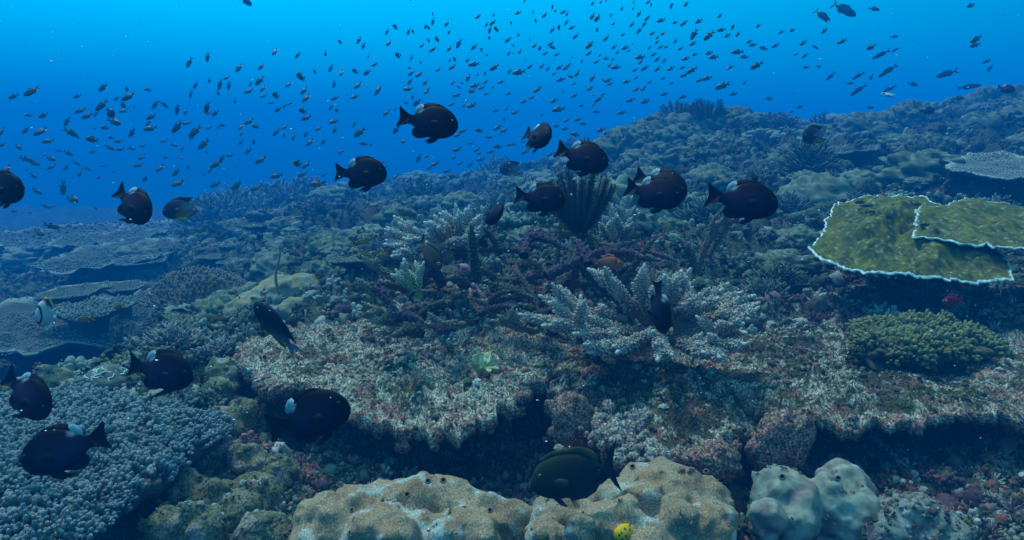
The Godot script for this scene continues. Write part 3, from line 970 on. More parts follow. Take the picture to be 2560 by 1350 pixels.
# ---------------------------------------------------------------- the school: [x, y, length, way the tail points, 1 if seen end on], five numbers a fish, by patch of water
const PATCHES := [
	[0.0, 150.0, 3.858, [135,350,115,20,0, 310,300,160,35,0, 750,350,90,20,0, 995,265,130,25,0, 1222,282,75,80,1, 1432,290,60,100,1, 1125,373,85,20,0, 1240,355,140,30,0, 985,435,150,40,0, 1185,435,90,80,1, 1290,445,55,105,1, 930,515,80,50,0, 780,487,115,22,0, 845,540,120,20,0, 1195,490,90,25,0, 1500,430,110,45,0, 1580,430,90,140,0, 280,533,60,110,1, 420,535,120,12,0, 650,590,110,50,0, 1095,595,150,160,0, 1465,545,110,30,0, 250,680,110,25,0, 395,690,140,40,0, 680,700,140,150,0, 748,740,60,100,1, 905,655,55,120,1, 1017,655,70,100,1, 1435,600,90,60,0, 1275,700,120,40,0, 1455,660,130,15,0, 470,783,110,15,0, 175,835,100,140,0, 893,770,100,85,1, 1150,783,90,10,0, 1075,750,60,100,1, 1055,845,100,155,0, 1160,860,85,5,0, 1265,852,95,170,0, 1375,830,70,5,0, 1585,780,80,25,0, 900,885,75,15,0, 655,900,90,150,0, 560,875,60,160,0, 420,905,70,140,0, 250,955,120,165,0, 325,995,110,160,0, 490,953,110,165,0, 500,1030,90,30,0, 640,1035,80,40,0, 730,995,80,150,0, 55,1060,140,55,0, 320,1115,90,150,0, 775,1085,90,75,0, 840,1050,70,160,0, 1375,935,90,40,0, 1340,1015,95,15,0, 1550,1045,100,45,0, 960,1130,60,30,0, 1110,1075,50,20,0, 610,1240,130,80,0, 360,1265,100,150,0, 140,1165,80,150,0, 1600,940,60,10,0, 15,690,110,70,0, 20,820,90,10,0, 1395,1150,80,60,1, 265,1050,50,60,0, 1000,1020,45,20,0]],
	[430.0, 120.0, 3.749, [165,135,105,65,0, 335,85,95,65,0, 968,35,90,65,0, 1180,68,75,40,0, 1437,50,80,88,1, 630,185,105,60,0, 838,175,85,55,0, 1490,190,85,55,0, 1335,215,75,100,1, 1212,270,130,100,1, 825,305,120,45,0, 737,338,60,50,0, 722,405,95,25,0, 855,380,80,55,0, 860,450,70,25,0, 975,445,90,75,1, 1097,340,85,50,0, 1240,400,95,50,0, 1260,470,110,50,0, 1520,340,80,60,0, 1530,470,85,20,0, 1590,235,80,70,0, 452,340,105,65,0, 535,350,90,65,0, 350,305,70,80,1, 430,420,75,90,1, 515,280,70,35,0, 222,350,80,50,0, 178,428,75,70,0, 590,500,65,70,1, 935,515,60,5,0, 995,578,90,25,0, 1060,543,60,30,0, 1112,517,55,40,0, 50,575,110,60,0, 133,600,70,60,0, 330,555,120,65,0, 410,610,95,30,0, 350,610,70,20,0, 1262,655,110,20,0, 1230,590,90,95,1, 1495,552,70,60,0, 1545,585,55,95,1, 50,740,150,40,0, 145,705,80,15,0, 220,780,150,40,0, 348,748,65,35,0, 440,740,60,40,0, 475,725,50,90,1, 648,740,80,60,0, 655,800,70,60,0, 725,690,100,30,0, 787,735,75,105,1, 980,788,95,45,0, 1058,742,75,30,0, 1052,820,60,90,1, 1142,830,80,80,0, 1258,808,80,40,0, 1375,757,75,25,0, 1520,690,100,25,0, 1527,765,80,70,0, 300,900,140,40,0, 190,840,70,20,0, 322,975,50,100,1, 645,888,75,25,0, 765,880,90,80,1, 718,965,85,40,0, 835,1050,125,30,0, 1295,885,95,45,0, 1420,883,75,40,0, 1580,970,70,60,0, 415,1090,130,30,0, 470,1035,100,40,0, 548,1005,75,10,0, 355,1155,70,30,0, 600,1115,50,85,1, 1178,1085,110,75,1, 1260,1095,105,45,0, 1225,1185,100,20,0, 1425,1190,70,15,0, 60,1270,120,25,0, 410,1280,110,25,0, 985,1200,120,15,0, 1370,1270,150,10,0, 40,1165,110,35,0, 98,1030,50,40,0, 100,940,60,60,0, 20,910,70,170,0, 600,1290,110,40,0, 150,1120,60,80,1, 300,1185,40,20,0]],
	[850.0, 0.0, 5.87, [280,590,120,60,0, 348,672,110,55,0, 695,465,105,65,0, 815,400,110,82,1, 1010,460,150,80,1, 1073,465,85,92,1, 1362,205,60,80,1, 1365,315,115,68,0, 1255,380,130,75,1, 1303,410,110,105,1, 1570,345,120,60,0, 1605,465,120,65,1, 1290,590,80,130,0, 1432,580,140,100,1, 1205,670,95,40,0, 1365,725,130,35,0, 720,635,120,45,0, 415,825,85,75,1, 510,945,120,35,0, 850,815,120,75,1, 888,800,80,80,1, 1052,850,85,60,0, 1183,910,80,110,1, 1605,715,110,55,0, 1745,640,150,60,0, 1970,690,120,40,0, 2080,735,80,75,1, 2155,800,90,88,1, 2030,240,130,45,0, 2260,215,85,80,1, 2245,330,130,40,0, 2155,360,80,60,0, 2200,440,110,70,0, 2300,430,140,105,1, 2195,565,80,75,1, 2470,585,120,35,0, 2510,340,90,105,1, 1615,885,70,50,0, 1685,870,120,100,1, 1650,985,130,35,0, 1875,885,90,40,0, 1970,945,170,8,0, 2270,990,160,30,0, 400,1065,150,20,0, 225,1050,110,80,1, 25,1075,110,65,0, 265,1255,150,45,0, 570,1310,130,45,0, 1020,995,90,130,1, 1045,1080,120,25,0, 1160,1095,140,35,0, 1030,1195,120,55,0, 1255,1210,110,50,0, 1000,1310,150,0,0, 1290,1320,110,40,0, 1445,1020,100,45,0, 1885,1140,130,65,0, 1660,1210,110,50,0, 1780,1220,70,170,0, 1740,1280,80,150,0, 2025,1090,75,60,0, 2130,1075,75,60,0, 1985,1255,150,20,0, 2080,1290,110,20,0, 1930,1320,110,20,0, 2140,1200,110,35,0, 2365,1205,110,15,0, 2240,1280,60,70,0, 2490,1050,90,60,0, 2480,780,90,55,0, 5,620,80,80,1]],
	[1280.0, 0.0, 5.87, [90,190,110,25,0, 185,15,60,50,0, 310,170,80,88,1, 350,310,80,78,1, 480,220,120,50,0, 592,110,110,80,1, 640,155,80,80,1, 755,178,105,20,0, 812,205,90,85,1, 1185,50,110,50,0, 1300,25,90,70,0, 1380,20,70,70,1, 800,330,95,50,0, 880,405,120,30,0, 690,410,110,60,1, 595,440,110,50,0, 935,530,120,45,0, 95,510,80,110,1, 265,585,60,80,1, 1250,260,140,55,0, 1180,240,120,60,0, 1260,280,100,40,0, 1455,230,80,60,1, 1495,345,95,60,1, 1385,560,120,45,0, 1250,445,80,60,1, 1630,510,95,35,0, 1615,125,70,110,1, 1790,30,70,88,1, 1785,115,80,65,1, 1865,205,110,50,0, 1985,265,120,45,0, 2040,80,90,70,1, 2000,30,100,40,0, 2190,300,150,20,0, 2395,330,110,25,0, 2340,95,110,50,1, 1765,355,110,50,0, 1875,445,120,45,0, 1945,350,100,50,0, 2060,490,105,30,0, 2225,490,100,70,1, 2135,550,90,40,0, 2130,620,90,45,0, 1500,690,100,35,0, 1665,700,140,25,0, 1545,770,90,40,0, 1710,745,75,35,0, 1775,640,70,40,1, 330,670,110,40,0, 410,705,90,115,1, 120,750,110,60,0, 20,670,80,110,1, 20,780,70,120,1, 570,640,100,30,0, 580,690,120,160,0, 490,785,95,20,0, 660,800,105,30,0, 885,835,70,60,1, 1140,660,180,45,0, 1130,780,120,40,0, 1290,810,70,40,0, 1245,905,100,25,0, 1385,860,110,10,0, 1480,870,80,30,0, 1430,960,90,50,0, 1530,990,150,5,0, 1030,895,75,60,0, 195,890,45,130,1, 265,980,100,35,0, 440,970,110,45,0, 530,1010,90,45,0, 700,990,120,30,0, 790,1000,130,30,0, 840,950,110,40,0, 110,1060,200,12,0, 620,1085,75,30,0, 720,1170,150,15,0, 850,1120,110,160,0, 960,1080,110,50,0, 1185,1140,140,55,0, 1330,1170,70,160,0, 1410,1180,130,20,0, 1440,1230,100,20,0, 905,1230,80,20,0, 1150,1290,100,20,0, 380,1310,140,30,0, 1685,1200,130,15,0, 1820,1140,80,30,0, 1810,1025,100,25,0, 1950,1000,130,30,0, 2140,1010,120,40,0, 2335,1005,130,30,0, 2500,995,90,10,0, 2080,800,110,25,0, 1890,840,170,15,0, 1890,910,100,40,0, 2135,870,110,45,0, 2240,890,90,45,0, 2020,700,80,40,0, 2180,690,100,30,0, 2260,690,90,30,0, 2480,710,90,25,0, 2400,600,90,60,0, 2020,1205,90,10,0, 1830,1310,110,20,0, 1930,1290,100,30,0, 2220,1150,80,20,0, 2500,1110,80,20,0, 2340,1220,80,20,0]],
	[850.0, 220.0, 5.193, [95,80,45,60,0, 195,115,120,25,0, 490,45,120,50,0, 1130,45,110,45,0, 945,115,80,70,0, 850,190,80,160,0, 1000,190,140,35,0, 605,325,115,40,0, 715,280,60,40,0, 190,470,90,60,0, 260,575,190,35,0, 730,545,140,40,0, 305,725,120,355,0, 405,735,70,0,0, 805,690,110,150,0, 25,820,100,40,0, 1520,95,120,10,0, 1450,215,90,20,0, 1600,220,90,100,0, 1715,225,150,30,0, 1600,560,120,15,0, 1530,610,110,30,0, 1810,555,120,350,0, 2050,515,130,30,0, 2130,555,110,10,0, 1930,640,100,190,0, 1700,715,90,10,0, 1525,800,130,20,0, 1490,890,90,50,0, 1780,800,100,30,0, 1805,850,80,10,0, 2050,765,130,0,0, 1960,830,110,10,0, 2200,740,90,10,0, 1995,875,60,60,0, 1025,910,120,60,0, 1130,880,100,40,0, 1240,985,130,30,0, 1165,1040,100,40,0, 1560,980,90,20,0, 1690,1000,100,30,0, 1830,930,120,10,0, 1975,1010,70,20,0, 730,1150,110,40,0, 1395,1080,110,10,0, 1340,1160,110,10,0, 1460,1150,110,350,0, 1660,1110,130,30,0, 885,1200,120,35,0, 1035,1190,150,55,0, 1570,1180,90,10,0, 1720,1170,70,10,0, 2020,295,100,20,0, 2165,265,80,50,0, 2135,405,60,80,0, 1720,40,120,10,0, 2080,600,60,0,0, 2190,75,90,20,0, 560,955,90,60,0, 610,1005,80,60,0, 1060,640,70,0,0, 1900,80,70,0,0]],
	[1280.0, 220.0, 5.193, [330,25,120,35,0, 155,175,110,30,0, 260,125,90,20,0, 550,165,125,25,0, 810,100,100,25,0, 1130,145,120,35,0, 1060,210,90,50,0, 900,230,85,15,0, 1185,80,70,30,0, 1045,90,60,150,0, 1540,160,120,10,0, 1735,175,150,20,0, 1980,80,110,15,0, 1100,310,110,0,0, 1425,320,125,15,0, 610,280,170,10,0, 390,355,60,20,0, 715,420,90,20,0, 855,410,110,10,0, 930,465,100,350,0, 575,495,90,0,0, 690,530,100,10,0, 1160,545,130,20,0, 1275,625,140,20,0, 825,605,140,345,0, 40,320,110,20,0, 175,825,110,25,0, 500,860,110,20,0, 1355,770,90,160,0, 25,735,90,0,0, 150,700,70,10,0, 2195,125,80,20,0, 1620,20,100,20,0, 1710,15,90,30,0, 1010,15,90,20,0, 660,50,45,40,0]],
	[1700.0, 0.0, 2.935, [45,30,70,50,0, 30,170,65,35,0, 140,155,75,30,0, 295,115,55,40,0, 575,190,60,35,0, 745,235,55,20,0, 825,222,60,25,0, 1060,225,70,40,0, 905,315,65,35,0, 1190,305,70,20,0, 105,250,90,60,0, 215,260,100,40,0, 305,220,70,10,0, 350,260,70,30,0, 385,205,60,50,1, 425,250,60,50,0, 95,320,60,25,0, 510,305,60,30,0, 535,330,65,10,0, 615,355,70,350,0, 700,335,60,30,0, 425,382,90,0,0, 475,418,75,5,0, 110,400,60,20,0, 215,390,70,20,0, 250,420,80,10,0, 45,430,65,20,0, 565,480,100,25,0, 370,495,60,20,0, 20,497,45,10,0, 90,515,85,25,0, 35,550,65,20,0, 200,575,80,10,0, 145,590,60,15,0, 315,630,110,15,0, 25,710,60,10,0, 990,345,55,150,0, 850,400,35,0,0, 918,408,55,40,0, 1570,270,60,190,0, 1420,65,80,170,0, 925,495,50,0,0, 1020,490,50,0,0, 475,605,40,50,0, 395,690,65,10,0, 655,725,65,0,0, 390,800,50,20,0, 880,785,60,10,0, 820,820,45,10,0, 1390,790,60,180,0, 1405,345,60,100,1, 1405,565,50,60,0, 1240,610,55,170,0, 1705,617,80,170,0, 2040,722,90,190,0, 1740,855,50,90,0, 2135,40,80,20,0, 2175,285,95,30,0, 2165,330,90,15,0, 2250,450,60,20,0, 2275,500,60,60,0]],
	[0.0, 440.0, 2.935, [465,85,110,80,0, 270,115,70,150,0, 530,170,130,165,0, 335,222,70,165,0, 395,222,50,20,0, 225,270,40,0,0, 105,258,60,0,0, 375,368,110,165,0, 285,415,120,160,0, 1315,50,90,15,0, 1580,65,80,20,0, 700,235,45,140,0, 2330,60,110,5,0, 2460,115,80,0,0, 1740,70,100,30,0, 1880,90,90,20,0, 2150,170,80,0,0, 1700,215,70,20,0, 1250,200,60,10,0]]]

func make_school() -> void:
	var kinds := [make_chromis(0, Color(0.035, 0.06, 0.05), Color(0.09, 0.13, 0.09)), make_chromis(1, Color(0.032, 0.055, 0.055), Color(0.075, 0.11, 0.095)), make_chromis(2, Color(0.05, 0.06, 0.03), Color(0.12, 0.125, 0.06))]
	var all := []
	for q in PATCHES:
		var l: Array = q[3]
		for k in range(0, l.size(), 5):
			all.append([q[0] + l[k] / q[2], q[1] + l[k + 1] / q[2], l[k + 2] / q[2], float(l[k + 3]), l[k + 4]])
	all.sort_custom(func(a, b): return a[2] > b[2])
	var rows := []
	var rest: Array[Array] = [[], [], []]
	var o := Node3D.new()
	for n in all.size():
		var f: Array = all[n]
		var end: bool = f[4] == 1
		var real := 0.105 * rnd(0.85, 1.2)
		var d := clampf(real * LENS / (f[2] / (0.62 if end else 1.0)), 2.4, 12.0)
		var far := 12.0
		for s in 90:                                             # stay in the water in front of the reef
			var w := at(f[0], f[1], 1.5 + s * 0.12)
			if ground(w.x, w.z) > w.y - 0.03:
				far = 1.4 + s * 0.12
				break
		d = minf(d, far)
		var size: float = f[2] * d / LENS / (0.62 if end else 0.92)
		var kind := 2 if (f[1] > 330.0 and rng.randf() < 0.6) else rng.randi_range(0, 1)
		aim(o, f[0], f[1], d, size, (f[3] + 180.0) if not end else 180.0 + (f[3] - 90.0), rnd(-30, 30) if not end else (rnd(70, 84) * (1 if rng.randf() < 0.5 else -1)))
		if n < 300:
			var m := MeshInstance3D.new()
			m.name = numbered("chromis")
			m.mesh = kinds[kind]
			m.material_override = M.school
			m.transform = o.transform
			add_child(m)
			var area := "above the left slope" if f[0] < 430 else ("above the left thicket" if f[0] < 850 else ("above the reef's middle" if f[0] < 1280 else ("above the right ridge" if f[0] < 1750 else "at the far right")))
			tag(m, "%s chromis %s %s" % [["olive", "grey green", "yellowish brown"][kind], "seen end on" if end else ("heading right" if f[3] > 90 and f[3] < 270 else "heading left"), area], "fish", "chromis in the school")
			rows.append([m, f[0]])
		else:
			rest[kind].append(o.transform)
	o.free()
	tell_apart(rows)
	var far_fish := Node3D.new()
	far_fish.name = numbered("distant_chromis_school")
	add_child(far_fish)
	far_fish.set_meta("kind", "stuff")
	tag(far_fish, "smallest far chromis of the school hanging in blue water", "fish", "chromis in the school")
	for k in 3:
		var places: Array[Transform3D] = []
		places.assign(rest[k])
		copies("far_chromis", kinds[k], M.school, places, PackedColorArray(), far_fish)
# ---------------------------------------------------------------- the larger fish, each by itself
func fish(proto: Node3D, first: bool, called: String, px: float, py: float, d: float, size: float, heading: float, yaw: float, roll: float, label: String, group := "") -> Node3D:
	var o: Node3D = proto if first else proto.duplicate()
	o.name = numbered(called)
	if not first:
		add_child(o)
	aim(o, px, py, d, size, heading, yaw, roll)
	tag(o, label, "fish", group)
	return o

func make_fish() -> void:
	var g := "dark damselfish over the reef"
	var p := make_dascyllus()
	# x, y, depth, length in pixels if seen side on, heading, yaw, roll, label
	var list := [
		[1070, 304, 1.45, 158, -10, 8, 0, "large dark damselfish side on, high in open water above the reef"],
		[902, 432, 1.60, 140, -2, 12, 0, "dark damselfish just left of the highest one, nose right"],
		[1342, 340, 1.75, 128, -28, 58, 0, "small dark damselfish turned half towards us, right of the highest one"],
		[1455, 392, 1.55, 142, -20, 18, 0, "purplish damselfish with visible eye, above the black feather star"],
		[1634, 482, 1.50, 150, -15, 25, 0, "damselfish in front of another, right of the black feather star"],
		[1650, 462, 1.62, 150, -25, 30, 0, "damselfish half hidden behind another, right of the feather star"],
		[1350, 495, 1.60, 135, -8, 20, 0, "dark damselfish touching the black feather star's left side"],
		[1232, 534, 1.75, 125, -35, 72, 0, "slim looking dark damselfish facing us above the pale branch tips"],
		[1855, 500, 1.42, 175, -10, 15, 0, "dark purple damselfish over the ridge, left of the yellow plate coral"],
		[332, 510, 1.60, 148, -35, 22, 0, "dark damselfish swimming down and right over the left slope"],
		[2, 470, 1.45, 150, -8, 15, 0, "dark damselfish cut off by the picture's left edge"],
		[402, 926, 1.40, 182, -8, 10, 0, "dark damselfish with fine scale rows over the pale ridged coral"],
		[68, 985, 1.25, 180, -30, 18, 0, "dark damselfish nosing down and right above the bottom corner coral"],
		[162, 1122, 1.12, 215, 197, 6, 0, "dark damselfish heading left over the blue clustered table coral"],
		[772, 1042, 1.12, 222, 18, 6, 0, "dark damselfish before the front lip of the dead table"],
		[1651, 768, 1.50, 135, -82, 0, 66, "dark damselfish seen from behind among the pink branch tips"],
		[276, 282, 4.6, 36, -40, 20, 0, "tiny round dark damselfish among the chromis at the left"],
		[2515, 222, 5.0, 40, -30, 40, 0, "tiny black damselfish near the right edge above the reef"],
		[2317, 277, 6.0, 34, 0, 20, 0, "tiny dark damselfish just above the right ridge line"]]
	for k in list.size():
		var f: Array = list[k]
		fish(p, k == 0, "dark_damselfish", f[0], f[1], f[2], f[3] * f[2] / LENS, f[4], f[5], f[6], f[7], g)
	var s := make_silver_damsel()
	var silver := [
		[455, 520, 2.6, 92, 200, 25, 0, "grey damselfish with yellow belly facing left on the blue slope"],
		[2038, 337, 3.2, 84, 195, 20, 0, "grey damselfish with yellow belly above the right ridge"],
		[692, 820, 1.5, 165, 126, 8, -48, "slate damselfish with pale tail climbing left beside the round boulders"],
		[1280, 422, 4.6, 66, 188, 15, 0, "dusky yellow finned damselfish low over the far reef edge"],
		[1888, 440, 2.3, 50, 220, 55, 0, "small bluish damselfish with yellow tail behind the dark purple one"]]
	for k in silver.size():
		var f: Array = silver[k]
		fish(s, k == 0, "yellow_bellied_damselfish", f[0], f[1], f[2], f[3] * f[2] / LENS, f[4], f[5], f[6], f[7], "yellow bellied damselfish")
	fish(make_surgeon(), true, "surgeonfish", 1438, 1184, 1.2, 236 * 1.2 / LENS, 186, 12, 0, "large olive grey surgeonfish in front of the dark cave, nose left")
	fish(make_butterfly(), true, "butterflyfish", 117, 785, 2.0, 108 * 2.0 / LENS, 5, 80, -4, "white butterflyfish with a black back seen end on over the plates")
	var fu := make_dart("fusilier", Color(0.03, 0.07, 0.10), Color(0.10, 0.16, 0.17), Color(0.06, 0.09, 0.07))
	var slim := [[1475, 400, 140, 205], [1525, 520, 165, 212], [1310, 555, 110, 210], [1310, 660, 150, 213], [1105, 560, 95, 220], [1540, 650, 130, 205], [1960, 540, 210, 197], [2120, 637, 172, 8], [1580, 365, 70, 210]]
	var says := ["middle slim fusilier of the right hand group, just above the longest pair", "slim fusilier right of centre in the group, tail up", "short slim fusilier left of the group's middle", "low slim fusilier pointing down over the ridge dip", "leftmost short slim fusilier of the group", "slim fusilier half behind the black and yellow bannerfish", "longest slim fusilier, alone at the right", "slim fusilier with its head turned right, under the longest one", "smallest slim fusilier, topmost of the group"]
	for k in slim.size():
		var px: float = 1700 + slim[k][0] / 2.935
		var py: float = slim[k][1] / 2.935
		var long: float = slim[k][2] / 2.935
		fish(fu, k == 0, "fusilier", px, py, 7.0, long * 7.0 / LENS, slim[k][3], rnd(-15, 15), 0, says[k], "slim fusiliers at the right")
	var up := make_dart("deep_bodied_fusilier", Color(0.03, 0.08, 0.14), Color(0.05, 0.12, 0.2), Color(0.35, 0.4, 0.02))
	var high := [[2110, 24, 66, -35, "yellow tailed blue fusilier at the top right, larger of two"], [2056, 40, 48, -45, "yellow tailed blue fusilier at the top right, smaller of two"], [616, 4, 40, -35, "blue fusilier cut by the picture's top edge left of centre"]]
	for k in high.size():
		var f := fish(up, k == 0, "deep_bodied_fusilier", high[k][0], high[k][1], 7.0, high[k][2] * 7.0 / LENS, high[k][3], 15, 0, high[k][4], "yellow tailed fusiliers near the surface")
		f.scale *= Vector3(1, 1.8, 1)
	var ban := make_butterfly()
	ban.name = "bannerfish"
	fish(ban, true, "bannerfish", 2220, 236, 5.4, 42 * 5.4 / LENS, 265, 62, 0, "small black and yellow bannerfish pointing down above the right ridge")
	var so := make_soldier("soldierfish", Color(0.50, 0.14, 0.07), Color(0.5, 0.2, 0.14))
	fish(so, true, "soldierfish", 1515, 656, 2.02, 92 * 2.02 / LENS, -6, 25, 0, "orange soldierfish with a big eye sheltering under purple crusted branches", "red fish hiding in the reef")
	var red := make_soldier("soldierfish", Color(0.35, 0.03, 0.05), Color(0.3, 0.04, 0.06))
	fish(red, true, "soldierfish", 2385, 752, 2.05, 80 * 2.05 / LENS, 185, 20, 0, "dull red soldierfish in the shade under the yellow plate coral", "red fish hiding in the reef")
	var car := make_soldier("striped_cardinalfish", Color(0.06, 0.065, 0.05), Color(0.16, 0.13, 0.09))
	fish(car, true, "striped_cardinalfish", 1072, 632, 1.85, 112 * 1.85 / LENS, -52, 20, 0, "grey banded cardinalfish pointing down among the left branch tips")
	var gold := make_soldier("golden_damsel", Color(0.34, 0.22, 0.02), Color(0.42, 0.26, 0.03))
	var yell := [[908, 604, 42, 190, "topmost of the three golden damsels left of the branching coral"], [918, 640, 52, 185, "largest of the three golden damsels left of the branching coral"], [962, 640, 48, 185, "golden damsel nearest the branching coral's left tips"], [215, 797, 50, 190, "dim golden damsel over the small spiky table"], [525, 706, 26, 190, "dim golden damsel above the brown domed coral"], [1068, 640, 1, 0, ""], [2440, 318, 30, 185, "yellowish damsel low over the right ridge"], [2555, 327, 26, 190, "yellow damsel at the right edge on the ridge"], [300, 765, 34, 200, "blue and yellow wrasse like fish behind the spiky table"], [1018, 548, 30, 180, "faint golden damsel left of the branching coral's top"], [1830, 290, 34, 190, "orange chromis beside the ridge's green feather stars"]]
	for k in yell.size():
		if yell[k][4] == "":
			continue
		var far := 2.7 if yell[k][1] > 500 else 6.0
		fish(gold, k == 0, "golden_damsel", yell[k][0], yell[k][1], far, yell[k][2] * far / LENS, yell[k][3], rnd(-15, 15), 0, yell[k][4], "golden damsels close to the coral")
	# a small spotted boxfish resting at the foot of the lobes
	var o := thing("boxfish", Vector3.ZERO, "yellow boxfish with dark spots at the bottom edge, among tan lobes", "fish")
	var ink := Color(0.02, 0.015, 0.03)
	var spots := [Vector2(0.2, 0.1), Vector2(0.02, 0.16), Vector2(0.1, -0.06), Vector2(-0.14, 0.05), Vector2(-0.04, -0.16), Vector2(0.27, -0.08), Vector2(-0.2, -0.12), Vector2(-0.24, 0.14)]
	var dots := func(x: float, y: float, s_: float) -> Color:
		var q := Color(0.72, 0.36, 0.0)
		for w in spots:
			q = q.lerp(ink, smoothstep(0.05, 0.035, Vector2(x, y).distance_to(w)))
		return q
	part("body", fish_body([[0.4, 0.0, -0.08, 0.05], [0.36, 0.12, -0.15, 0.14], [0.28, 0.22, -0.22, 0.21], [0.1, 0.27, -0.25, 0.24], [-0.1, 0.26, -0.25, 0.23], [-0.24, 0.2, -0.2, 0.18], [-0.32, 0.08, -0.08, 0.08], [-0.38, 0.05, -0.05, 0.03]], dots, 36, 48), M.plain, o)
	part("tail_fin", fin([[-0.36, -0.04], [-0.36, 0.04], [-0.5, 0.09], [-0.52, 0.0], [-0.5, -0.09]], 2, Color(0.7, 0.45, 0.02), Color(0.6, 0.4, 0.05)), M.fin, o)
	part("dorsal_fin", fin([[-0.1, 0.24], [-0.2, 0.2], [-0.26, 0.3], [-0.16, 0.32]], 2, Color(0.7, 0.45, 0.02), Color(0.6, 0.4, 0.05)), M.fin, o)
	eyes(o, 0.3, 0.08, 0.19, 0.045, ink)
	aim(o, 1560, 1330, 1.17, 72 * 1.17 / LENS, 200, 25)
# ---------------------------------------------------------------- dead tables, lobes, plates, branching corals
const BARE := Color(0.86, 0.85, 0.81)
const PINK := Color(0.66, 0.31, 0.30)
const TURF := Color(0.14, 0.135, 0.09)
const MOSS := Color(0.14, 0.17, 0.07)

func crust_colour(p: Vector3, t: float, bare: float) -> Color:
	var a := nA.get_noise_3dv(p * 5.0 + Vector3(11, 0, 3))
	var b := nB.get_noise_3dv(p * 22.0 + Vector3(0, 9, 0))
	var e := nB.get_noise_3dv(p * 60.0 + Vector3(70, 0, 0))
	var q := TURF.lerp(MOSS, smoothstep(0.0, 0.45, nA.get_noise_3dv(p * 3.0 + Vector3(0, 0, 44))))
	q = q.lerp(BARE, clampf(smoothstep(-0.3, 0.2, a * 0.7 + b * 0.6 + e * 0.6 + bare + (0.45 if t > 0.9 + 0.12 * a else 0.0)), 0, 1))
	q = q.lerp(PINK, smoothstep(0.16, 0.5, nA.get_noise_3dv(p * 9.0 + Vector3(33, 0, 5))) * 0.7)
	q = q.lerp(Color(0.055, 0.045, 0.03), smoothstep(0.28, 0.5, nB.get_noise_3dv(p * 45.0 + Vector3(0, 60, 0))) * 0.8)
	q = q.lerp(Color(0.55, 0.25, 0.2).lerp(BARE, smoothstep(-0.1, 0.4, b)), smoothstep(0.93, 0.99, t) * 0.75)
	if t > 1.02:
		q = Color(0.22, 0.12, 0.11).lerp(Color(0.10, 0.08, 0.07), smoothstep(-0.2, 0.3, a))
	return q

var bits: Array[Mesh] = []

func sprinkle(parent: Node3D, spots: PackedVector3Array, ups: PackedVector3Array, small: float, large: float, tints: Array) -> void:
	# small growths standing on a surface: nubs, lumps and tufts
	if bits.is_empty():
		bits = [fingers(601, 7, 0.8, 1.0, 0.3, Color.WHITE * 0.85, Color.WHITE, 5).mesh(), blob(604, 12, 8, Vector3(1, 0.7, 1), 0.9, 1.7, 0.6, 3.6, Color.WHITE, Color.WHITE * 0.8, Color.WHITE * 0.6, 1.0).mesh(), bush(605, 10, 1.1, 0.11, Color.WHITE * 0.85, Color.WHITE, 1).mesh()]
	for s in 3:
		var places: Array[Transform3D] = []
		var cols := PackedColorArray()
		for k in range(s, spots.size(), 3):
			var size := lerpf(small, large, pow(rng.randf(), 2.0))
			var b := Basis(Quaternion(Vector3.UP, ups[k].normalized())) * Basis(Vector3.UP, rng.randf() * TAU)
			places.append(Transform3D(b.scaled(Vector3(1, rnd(0.6, 1.2), 1) * size), spots[k] - ups[k] * size * 0.25))
			cols.append(tints[rng.randi() % tints.size()] * rnd(0.75, 1.2))
		copies(["nubs", "crust_lumps", "tufts"][s], bits[s], M.rock, places, cols, parent)

